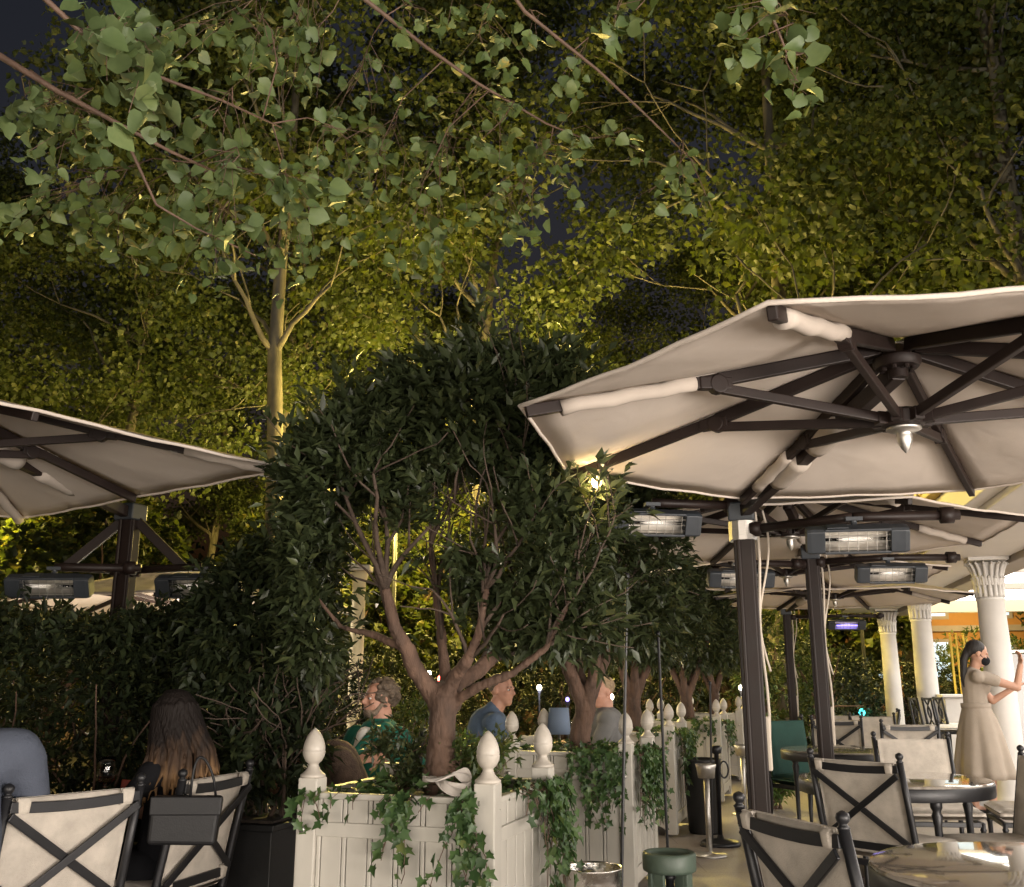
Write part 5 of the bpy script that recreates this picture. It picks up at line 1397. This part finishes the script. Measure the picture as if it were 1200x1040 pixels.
bush('border_plant', 'fern like green plant at the foot of the nearest mast', 908, 900, 10.6, .28, .85, .1, 260, .07, leaf_grass)
for k, (px, d, rx, zt_, lb) in enumerate([(330, 13, 1.2, 2.4, 'dim garden bush left of the cream post'), (430, 14.5, 1.3, 2.2, 'dim garden bush behind the cream post'), (560, 15, 1.4, 2.3, 'dim garden bush behind the forked trunk'),
        (655, 14, 1.2, 2.2, 'dim garden bush behind the blue lampshade'), (740, 15, 1.3, 2.4, 'dim garden bush behind the third planter'), (815, 16, 1.3, 2.6, 'dim garden bush behind the fourth planter')]):
    bush('garden_bush', lb, px, 0, d, rx, zt_, .1, 520, .11, leaf_hedge, 'dim garden bushes beyond the tables')

# ------------------------------------------------------------------ bright far parasol at the left
fu = thing('white_parasol', 'far pale parasol glowing behind the left hedge and heaters', 'parasol', (spot(215, 9.6, 2.2), 9.6, 0), 0)
canopy(fu, (0, 0), 1.75, 2.02, .2, .42, {}, .5)
MB().tube([(0, 0, 0), (0, 0, 2.4)], .03, 12).build('pole', m_whitewood, fu)
lamp('parasol_lamp', 'POINT', (fu.location.x + .1, 9.4, 1.75), 110, (1, .86, .68), .12)

# ------------------------------------------------------------------ plane trees
def make_plane(seed, Ht=17.0, cr=4.6, z0=5.0, nblob=72, per=430):
    random.seed(seed); rs = np.random.default_rng(seed)
    t = thing('plane_tree', 'p', 'tree', (0, 0, 0), 0, 'tall plane trees behind the terrace')
    mb = MB(); tips = []
    pts = [Vector((.0, 0, -.1))]; x = Vector((0, 0, 0))
    for i in range(1, 9):
        x = x + Vector((random.gauss(0, .12), random.gauss(0, .12), Ht * .8 / 8)); pts.append(x.copy())
    rad = [.20 * (1 - .72 * i / 8) for i in range(9)]
    mb.tube(pts, rad, 12)
    for i in range(2, 9):
        if pts[i].z < z0 * .8: continue
        for k in range(3):
            a = random.uniform(0, 2 * pi); dv = Vector((cos(a), sin(a), random.uniform(.5, 1.3)))
            grow(mb, pts[i], dv, random.uniform(1.6, 2.6), rad[i] * .5, 2, tips, .55, 2, .12, .2, 7, .4, .012)
    mb.build('trunk', m_planebark, t, smooth=True)
    # crown: leaf clumps near limb tips and through the volume
    tp = np.array([tuple(q[0]) for q in tips]); sel = rs.choice(len(tp), min(len(tp), nblob * 3 // 4), False)
    B = list(tp[sel])
    zc, zr = (z0 + Ht) / 2, (Ht - z0) / 2
    while len(B) < nblob:
        u = rs.uniform(-1, 1, 3)
        if .15 < (u ** 2).sum() < 1: B.append(np.array((u[0] * cr, u[1] * cr, zc + u[2] * zr)))
    P_, O = [], []
    for b_ in B:
        r = rs.uniform(.55, 1.25); k = int(per * (r / .9) ** 2)
        u = unit(rs.normal(size=(k, 3))); q = rs.uniform(.35, 1.05, (k, 1))
        P_.append(b_ + u * q * r * np.array((1.15, 1.15, .75))); O.append(u)
    P_ = np.vstack(P_); O = np.vstack(O); N = len(P_)
    d = unit(O * .6 + rs.normal(size=(N, 3)) * .6 + np.array((0, 0, -.35))); nn = unit(np.array((0, 0, .7)) + rs.normal(size=(N, 3)) * .7)
    leaves('crown', P_, d, nn, .118 * rs.uniform(.6, 1.2, N), T_PLANE, leaf_plane, t, rs.beta(2, 2.6, N), .12)
    return t
PT = [make_plane(31), make_plane(32, 18.5, 5.0, 5.5), make_plane(33, 15.5, 4.2, 4.0), make_plane(34, 18.0, 4.6, 8.2)]
spots = [(-5.0, 20.5, 0, .3, 1.0, 'plane tree whose pale trunk leans at the left behind the cream canopy'), (-.35, 20.0, 1, 1.0, 1.0, 'plane tree whose pale trunk rises above the near evergreen'),
         (-8.3, 19.0, 2, 2.2, .86, 'plane tree with a straight trunk at the far left'), (4.6, 17.0, 0, 4.0, 1.1, 'plane tree behind the upper edge of the nearest parasol'),
         (8.25, 20.0, 1, 5.2, 1.05, 'dark plane tree rising over the middle of the nearest parasol'), (12.8, 18.0, 2, .8, 1.2, 'plane tree over the right edge of the nearest parasol'),
         (-12.5, 17.0, 1, 2.9, .72, 'plane tree cut by the left edge'), (-3.0, 27.0, 2, 3.6, .8, 'farther plane tree between the two pale trunks'),
         (2.4, 27.0, 1, .2, .68, 'farther plane tree right of the middle trunk'), (6.8, 29.0, 0, 1.9, .85, 'far plane tree seen between the masts'),
         (12.0, 30.0, 1, 4.4, 1.1, 'far plane tree behind the columns'), (-9.0, 28.0, 0, 5.0, .8, 'far plane tree at the left'), (17.5, 26.0, 0, 2.5, 1.1, 'far plane tree at the right edge'),
         (7.4, 13.5, 3, 1.4, 1.0, 'dark nearer plane tree filling the upper right'), (-3.9, 15.6, 3, 3.3, .95, 'plane tree whose dark crown hangs behind the overhanging boughs'), (-15, 25, 2, 1, .9, 'farthest plane tree at the left edge')]
used = set()
for (x, y, k, rz, s, lb) in spots:
    if k not in used:
        used.add(k); t = PT[k]; t.location = (x, y, 0); t.rotation_euler = (0, 0, rz); t.scale = (s,) * 3; t['label'] = lb
    else: dup(PT[k], (x, y, 0), rz, lb, s)
yt = None
for k, (x, y, s_, lb) in enumerate([(-6.2, 13.6, 1.0, 'small bright leaved tree by the lamp behind the left hedge'), (-8.6, 15.0, 1.1, 'small tree left of the brightest one behind the hedge'), (-2.3, 19.0, 1.15, 'small lamp lit tree seen through the near evergreen'),
        (.1, 20.5, 1.2, 'small lamp lit tree behind the fork of the near trunk'), (2.8, 21.0, 1.1, 'small tree behind the second planter tree'), (5.6, 24.5, 1.25, 'small lamp lit tree between the two brown masts'), (9.3, 26.0, 1.3, 'small lamp lit tree between the masts and the columns'),
        (15.0, 25.5, 1.2, 'small lamp lit tree behind the largest column'), (17.0, 27.0, 1.4, 'small lamp lit tree at the right edge'), (-4.4, 17.2, 1.0, 'small tree left of the lamp lit ones, above the dark shrub')]):
    if yt is None: yt = bush('young_tree', lb, 0, 0, y, 1.35, 4.6, .9, 1500, .13, leaf_plane, 'small trees beyond the garden', 'tree', T_PLANE, x=x); yt.scale = (s_,) * 3
    else: dup(yt, (x, y, 0), k * 1.3, lb, s_)
# far wood behind everything
fw_ = []
p = np.column_stack([RNG.uniform(-45, 60, 42000), RNG.uniform(52, 62, 42000), RNG.random(42000) ** 1.2 * 9])
o = leaves('far_woods', p, rdir(42000), rdir(42000), .36 * RNG.uniform(.6, 1.3, 42000), T_PLANE, leaf_hedge, None); tag(o, 'dark far off line of trees behind the park', 'woods', None, 'stuff')

# street lamps
def street_lamp(x, y, z, lb, e):
    t = thing('street_lamp', lb, 'lamp', (x, y, 0), 0, 'street lamps among the plane trees')
    MB().lathe([(.12, 0), (.12, .3), (.07, .5), (.05, .8), (.04, z - .25)], (0, 0, 0), 16).build('lamp_post', m_black, t, smooth=True)
    MB().lathe([(.05, z - .25), (.13, z - .15), (.16, z + .15), (.10, z + .2)], (0, 0, 0), 16).build('lantern', m_street, t)
    MB().lathe([(.19, z + .203), (.10, z + .33), (.02, z + .42)], (0, 0, 0), 16).build('lantern_cap', m_black, t)
    for dx, dy in ((-.28, -.2), (.28, .2)): lamp('street_light', 'POINT', (x + dx, y + dy, z), e, (1.0, .74, .20), .12)
street_lamp(.7, 17.6, 5.3, 'street lamp hidden behind the crown of the near evergreen', 1250)
street_lamp(-7.9, 13.2, 3.4, 'street lamp hidden behind the left canopy', 420)
street_lamp(8.2, 23.0, 5.0, 'street lamp hidden behind the terrace parasols', 900)
street_lamp(-1.95, 16.0, 4.7, 'street lamp behind the left half of the near evergreen crown', 640)
street_lamp(-2.4, 22.5, 5.6, 'street lamp deep between the plane trees', 1000)
street_lamp(5.0, 16.2, 4.6, 'added lamp behind the nearest parasol, brightening the crowns', 190)  # lantern added to lift the dark upper crowns
street_lamp(-11.5, 20.5, 5.0, 'added lamp at the far left of the park, brightening the crowns', 150)  # also added, to spread light over the dark crowns
street_lamp(13.5, 21.5, 5.0, 'street lamp at the far right of the park', 200)

# ------------------------------------------------------------------ overhanging boughs of a broad tree at the left
lt = thing('linden_tree', 'broad leaved tree whose leafy boughs hang into the top of the view', 'tree', (-3.6, .6, 0))
base = Vector((-3.6, .6, 0))
wood = MB(); twig = MB()
wood.tube([(0, 0, -.1), (.05, .02, 1.5), (.1, .05, 3.0), (.35, .2, 4.4), (.6, .4, 5.4)], [.20, .17, .15, .12, .09], 14)
def Lw(px, py, d): return at(px, py, d) - base
boughs = [([Vector((.1, .05, 2.9)), Lw(-160, 10, 2.0), Lw(0, 66, 2.35), Lw(62, 104, 2.5), Lw(140, 146, 2.65), Lw(200, 178, 2.8), Lw(260, 205, 2.95)], .013, .004),
          ([Lw(140, 146, 2.65), Lw(160, 190, 2.65), Lw(183, 240, 2.7), Lw(230, 268, 2.8), Lw(300, 300, 2.9)], .006, .002),
          ([Vector((.2, .1, 3.6)), Lw(-60, -90, 2.2), Lw(50, -4, 2.4), Lw(95, 38, 2.5), Lw(180, 88, 2.6), Lw(260, 118, 2.8), Lw(330, 150, 3.0)], .012, .003),
          ([Vector((.35, .2, 4.3)), Lw(300, -120, 3.2), Lw(428, 0, 3.4), Lw(500, 56, 3.5), Lw(560, 98, 3.6), Lw(640, 145, 3.7), Lw(690, 165, 3.8)], .013, .003),
          ([Vector((.5, .3, 5.0)), Lw(500, -150, 3.4), Lw(615, 14, 3.6), Lw(700, 82, 3.7), Lw(757, 135, 3.8), Lw(815, 192, 3.9)], .012, .003),
          ([Vector((.6, .4, 5.4)), Lw(700, -260, 2.6), Lw(860, -60, 2.6), Lw(905, 20, 2.65), Lw(925, 70, 2.7)], .014, .003),
          ([Lw(700, -260, 2.6), Lw(720, -60, 2.6), Lw(740, 0, 2.6)], .008, .003)]
bpts = []
for pts, r0, r1 in boughs:
    n = len(pts); wood.tube(pts, [r0 + (r1 - r0) * i / (n - 1) for i in range(n)], 9)
    for a, b_ in zip(pts[1:-1], pts[2:]):
        for i in range(6): bpts.append(a.lerp(b_, i / 6))
BP = np.array([tuple(v) for v in bpts])
clusters = [ # px, py, rx, ry, depth, n, size
    (150, 45, 60, 45, 2.35, 46, .085), (160, 100, 42, 40, 2.4, 26, .090), (110, 60, 40, 40, 2.5, 24, .07), (60, 130, 70, 35, 2.75, 46, .058), (90, 175, 60, 35, 2.8, 34, .055), (30, 120, 40, 20, 2.8, 14, .06),
    (60, 250, 80, 50, 3.5, 80, .070), (130, 265, 50, 45, 3.7, 50, .065), (260, 220, 60, 50, 2.8, 34, .080), (330, 230, 60, 45, 2.9, 44, .085), (250, 150, 60, 40, 2.9, 40, .075), (250, 60, 70, 50, 3.2, 60, .07),
    (320, 100, 70, 60, 3.4, 60, .075), (340, 40, 60, 45, 3.4, 50, .075), (200, 230, 60, 50, 3.2, 44, .065), (230, 300, 80, 40, 3.3, 60, .065), (350, 300, 70, 45, 3.6, 60, .068), (420, 110, 60, 60, 3.8, 50, .07),
    (440, 230, 70, 60, 3.9, 70, .07), (520, 200, 70, 60, 4.0, 60, .07), (550, 130, 60, 50, 3.9, 44, .07), (590, 250, 60, 50, 4.1, 60, .068), (640, 200, 60, 45, 4.0, 40, .068), (480, 290, 70, 40, 4.0, 60, .066),
    (560, 60, 60, 50, 4.0, 40, .07), (300, 20, 60, 30, 2.9, 24, .075), (470, 20, 60, 35, 3.6, 30, .07), (560, 180, 30, 40, 3.3, 14, .075), (410, 180, 60, 50, 3.4, 36, .075),
    (745, 20, 32, 26, 2.5, 10, .085), (720, 25, 30, 22, 2.6, 8, .075), (905, 20, 60, 32, 2.5, 26, .088), (920, 75, 30, 30, 2.55, 8, .075), (935, 100, 18, 14, 2.55, 3, .070), (870, 60, 25, 22, 2.6, 4, .07),
    (720, 170, 60, 45, 3.7, 26, .07), (800, 195, 50, 45, 3.8, 20, .072), (760, 235, 40, 30, 3.7, 10, .072), (835, 255, 30, 28, 3.6, 8, .075), (670, 95, 50, 40, 3.9, 22, .07), (640, 30, 40, 35, 3.8, 16, .07), (530, 10, 50, 25, 3.8, 16, .07)]
P_, D, Nn, S_ = [], [], [], []
lr = random.Random(17)
for (px, py, rx, ry, dd, n, sz) in clusters:
    n = n if dd < 2.85 else int(n * .74)
    cen = Lw(px, py - ry * .3, dd); j = int(np.argmin(((BP - np.array(cen)) ** 2).sum(1))); s0 = Vector(BP[j])
    side_ = Vector((lr.gauss(0, .05), lr.gauss(0, .05), .04))
    main = [s0, s0.lerp(cen, .35) + side_, s0.lerp(cen, .7) + side_ * .8, cen]; twig.tube(main, [.0030, .0026, .0020, .0014], 5)
    for _ in range(max(2, int(n / 2.9))):
        while True:
            a, b_ = lr.uniform(-1, 1), lr.uniform(-1, 1)
            if a * a + b_ * b_ < 1: break
        tip = Lw(px + a * rx, py + b_ * ry, dd + lr.gauss(0, .20))
        st0 = main[1].lerp(cen, lr.uniform(.1, 1)); mid = st0.lerp(tip, .5) + Vector((lr.gauss(0, .02), lr.gauss(0, .02), .025))
        twig.tube([st0, mid, tip], [.0014, .0011, .0007], 4)
        for q in range(4):
            base_ = tip.lerp(mid, lr.uniform(-.15, .6)) + Vector((lr.gauss(0, .03), lr.gauss(0, .03), lr.gauss(-.01, .03)))
            z_ = min(sz, .072) * .86
            P_.append(tuple(base_ + Vector((0, 0, -z_ * .4)))); D.append((lr.gauss(0, .75), lr.gauss(0, .75), -.9 + lr.uniform(0, 1.1)))
            Nn.append((lr.gauss(0, 1.0), -.5 + lr.gauss(0, .8), lr.gauss(.35, .7))); S_.append(z_ * lr.uniform(.6, 1.15))
wood.add(twig.v, twig.f); wood.build('trunk', m_twig, lt, smooth=True)
leaves('crown', P_, D, Nn, S_, T_HEART, leaf_linden, lt, RNG.beta(1.8, 2.2, len(P_)), .22)

# ------------------------------------------------------------------ terrace clutter
# steel bucket
bu = thing('steel_bucket', 'round hammered steel bucket standing in front of the second planter', 'bucket', Vector((spot(694, 4.6, .4), 4.6, .024)))
MB().lathe([(.10, .29), (.118, .315), (.127, .40), (.132, .475), (.138, .48), (.136, .485), (.130, .485), (.126, .476), (.121, .40), (.112, .32), (.001, .30)], (0, 0, 0), 40).build('bowl', m_bucket, bu, smooth=True)
MB().lathe([(.10, 0), (.10, .012), (.02, .02), (.016, .10), (.022, .27), (.06, .291)], (0, 0, 0), 28).build('stand', m_steel, bu, smooth=True)
# green gas bottle
gb_ = thing('gas_bottle', 'sage green gas bottle with an open collar, low beside the second planter', 'gas bottle', Vector((spot(785, 5.2, .35), 5.2, .024)), .4); gb_.scale = (1.02, 1.02, 1.14)
MB().lathe([(.12, 0), (.135, .02), (.14, .05), (.14, .10), (.13, .15), (.10, .19), (.05, .215), (.03, .22)], (0, 0, 0), 40).build('cylinder', m_greenmet, gb_, smooth=True)
MB().lathe([(.118, .315), (.128, .32), (.131, .33), (.131, .385), (.124, .395), (.108, .395), (.104, .385), (.09, .375), (.001, .37), (.001, .355), (.088, .345), (.10, .315)], (0, 0, 0), 40, close=True).build('collar', m_greenmet, gb_, smooth=True)
for k in range(4):
    a = k * pi / 2 + .5; MB().box((cos(a) * .10, sin(a) * .10, .25), (.022, .055, .15), a).build('collar_support', m_greenmet, gb_, bevel=.004)
MB().lathe([(.02, .21), (.02, .28), (.03, .285), (.03, .30), (.012, .305)], (0, 0, 0), 14).build('valve', m_black, gb_, smooth=True)
# thin rods
for (pxt, pyt, pxb, d, lb) in ((735, 668, 725, 4.9, 'thin black rod standing left of the green gas bottle'), (771, 738, 783, 6.3, 'thin black rod leaning by the third planter'), (832, 798, 833, 8.3, 'short thin black rod beside the steel bowl stand')):
    tpv = at(pxt, pyt, d); X0 = spot(pxb, d, .3)
    t = thing('metal_rod', lb, 'rod', (X0, d, .024), 0, 'thin black rods along the planters')
    e = tpv - Vector((X0, d, .024)); MB().tube([(0, 0, .02), e * .98], .008 if d < 6 else .009, 8).build('shaft', m_black, t)
    MB().lathe([(.10, 0), (.10, .01), (.015, .018), (.011, .05)], (0, 0, 0), 20).build('foot', m_black, t, smooth=True)
    MB().lathe([(.008, -.01), (.014, 0), (.012, .02), (.001, .026)], e * .98, 10).build('knob', m_black, t, smooth=True)
# steel bowl stands (ashtrays)
def ashtray(px, d, lb, hgt=.66):
    t = thing('ashtray_stand', lb, 'ashtray', (spot(px, d, .4), d, .024), 0, 'steel ashtray stands by the planters')
    MB().lathe([(.13, 0), (.13, .012), (.03, .02), (.022, .03)], (0, 0, 0), 32).build('foot', m_steel, t, smooth=True)
    MB().lathe([(.022, .02), (.022, hgt - .10)], (0, 0, 0), 20).build('stem', m_steel, t, smooth=True)
    MB().lathe([(.022, hgt - .105), (.062, hgt - .10), (.072, hgt - .03), (.080, hgt), (.076, hgt + .003), (.066, hgt - .03), (.055, hgt - .085), (.001, hgt - .09)], (0, 0, 0), 32).build('bowl', m_steel, t, smooth=True)
ashtray(829, 7.85, 'tall steel ashtray stand in front of the black bin'); ashtray(871, 10.2, 'smaller steel ashtray stand by the fourth planter')
t = thing('litter_bin', 'tall black bin between the third and fourth planters', 'bin', (spot(824, 9.0, .4), 9.0, .024), -TH)
MB().lathe([(.13, 0), (.14, .02), (.165, .60), (.17, .62), (.16, .62), (.15, .56), (.001, .55)], (0, 0, 0), 32).build('bin_body', m_blackbox, t, smooth=True)
t = thing('black_stand', 'black metal stand with a round foot and a ring handle beside the black bin', 'stand', (spot(842, 8.35, .4), 8.35, .024))
MB().lathe([(.16, 0), (.16, .02), (.14, .035), (.03, .05), (.02, .08)], (0, 0, 0), 32).build('foot', m_black, t, smooth=True)
MB().lathe([(.018, .05), (.018, .70), (.04, .71), (.05, .76), (.03, .77)], (0, 0, 0), 16).build('stem', m_black, t, smooth=True)
MB().tube([Vector((.055 + .035 * cos(a), 0, .58 + .065 * sin(a))) for a in [2 * pi * i / 20 for i in range(21)]], .008, 6).build('ring_handle', m_black, t, smooth=True)

# glass screen beside the waitress, partly cut by the edge
t = thing('folding_screen', 'grey glazed screen panel at the right edge beside the waitress', 'screen', (spot(1199, 10.6, 1.2), 10.6, .024), -.2)
MB().box((0, 0, 1.05), (.42, .03, 1.05)).build('pane', M('smoky panel', (.26, .25, .24), .25, 0, .3, 2, stretch=(3, 1, .5)), t, bevel=.004)
q = MB().box((-.225, 0, .80), (.03, .045, 1.6)).box((.225, 0, .80), (.03, .045, 1.6)).box((0, 0, 1.60), (.48, .045, .03)).box((0, 0, .50), (.42, .04, .03))
q.build('frame', m_steel, t, bevel=.003)
MB().box((0, .0, .02), (.6, .3, .03)).build('foot', m_steel, t, bevel=.004)

# far ochre building and yellow poles
fb = thing('ochre_building', 'distant ochre building with lit windows behind the columns', 'building', (spot(1120, 44, 5) + 2, 46, 0), -.25)
MB().box((0, 0, 4.6), (13, 6, 9.2)).build('wall', m_facade, fb)
for k in range(5):
    for j, z in enumerate((2.2, 5.0, 7.6)):
        x = -5.2 + k * 2.6
        f = MB().box((x, -3.03, z), (1.35, .12, 1.95)).build('window', m_stonetrim, fb)
        MB().box((x, -3.10, z), (1.05, .04, 1.65)).build('pane', m_window_lit, f)
MB().box((0, -3.1, 3.62), (13.1, .3, .25)).box((0, -3.1, 9.1), (13.3, .5, .3)).box((0, -3.1, 6.3), (13.1, .3, .2)).build('cornice', m_stonetrim, fb)
MB().box((0, 0, 9.5), (13.4, 6.4, .3)).build('roof', m_stonetrim, fb)
lamp('facade_light', 'POINT', (fb.location.x - 3, 40.5, 4), 480, (1, .7, .3), .3)
for (pt, pb, lb) in (((1110, 742), (1121, 830), 'leftmost of the three yellow poles'), ((1118, 742), (1128, 830), 'middle of the three yellow poles'), ((1131, 742), (1137, 830), 'rightmost of the three yellow poles')):
    d = 19.5; X = spot(pb[0], d, 1); zt_ = at(pt[0], pt[1], d).z
    t = thing('yellow_pole', lb, 'pole', (X, d, 0), 0, 'yellow poles behind the columns')
    MB().lathe([(.06, 0), (.06, .04), (.024, .05), (.022, zt_ - .03), (.028, zt_ - .02), (.02, zt_)], (0, 0, 0), 12).build('shaft', m_yellowpole, t)

# ------------------------------------------------------------------ unseen lamps, most of them added as fill
lamp('yellow_uplight', 'POINT', (9.6, 20.5, 1.9), 60, (1, .72, .2), .1)
lamp('fill_right', 'AREA', (5.4, -1.6, 1.0), 640, (1, .90, .80), (5.5, 1.5), (radians(114), 0, radians(36)))  # unseen fill from the right, added to light canopies and planter sides
lamp('fill_front', 'AREA', (.8, -3.4, 1.0), 260, (1, .90, .80), (5.0, 1.5), (radians(118), 0, radians(2)))  # unseen frontal fill added behind the camera to even out the canopies
lamp('crown_fill_spot', 'SPOT', (-1.0, -6.5, 4.6), 4000, (1, .95, .80), .25, (radians(118), 0, radians(-6)), spot_size=radians(70), spot_blend=.5)  # unseen spot added to bring the tree crowns out of the dark
lamp('bough_fill', 'POINT', (-1.7, -1.3, 2.5), 38, (1, .90, .76), .15)  # unseen point lamp added to brighten the overhanging leaves
lamp('fill_left_rear', 'AREA', (-3.6, -3.2, 1.6), 100, (1, .87, .70), (2.4, 1.8), (radians(92), 0, radians(-22)))  # unseen fill from the left rear, added for hedge and chairs

# ------------------------------------------------------------------ camera and output
cam = bpy.data.cameras.new('Camera'); cam.sensor_width = 36; cam.lens = 36 * F / 1200; cam.clip_end = 2000; cam.clip_start = .05
co = bpy.data.objects.new('Camera', cam); co.location = (0, 0, H); co.rotation_euler = (pi / 2 + PITCH, 0, 0); COL.objects.link(co); scn.camera = co
scn.render.engine = 'CYCLES'
scn.view_settings.view_transform = 'Standard'; scn.view_settings.look = 'None'; scn.view_settings.exposure = .42; scn.view_settings.gamma = 1
scn.cycles.use_denoising = True
scn.cycles.max_bounces = 6; scn.cycles.diffuse_bounces = 3; scn.cycles.glossy_bounces = 3; scn.cycles.transmission_bounces = 6; scn.cycles.transparent_max_bounces = 6
scn.cycles.sample_clamp_indirect = 4; scn.cycles.caustics_reflective = False; scn.cycles.caustics_refractive = False
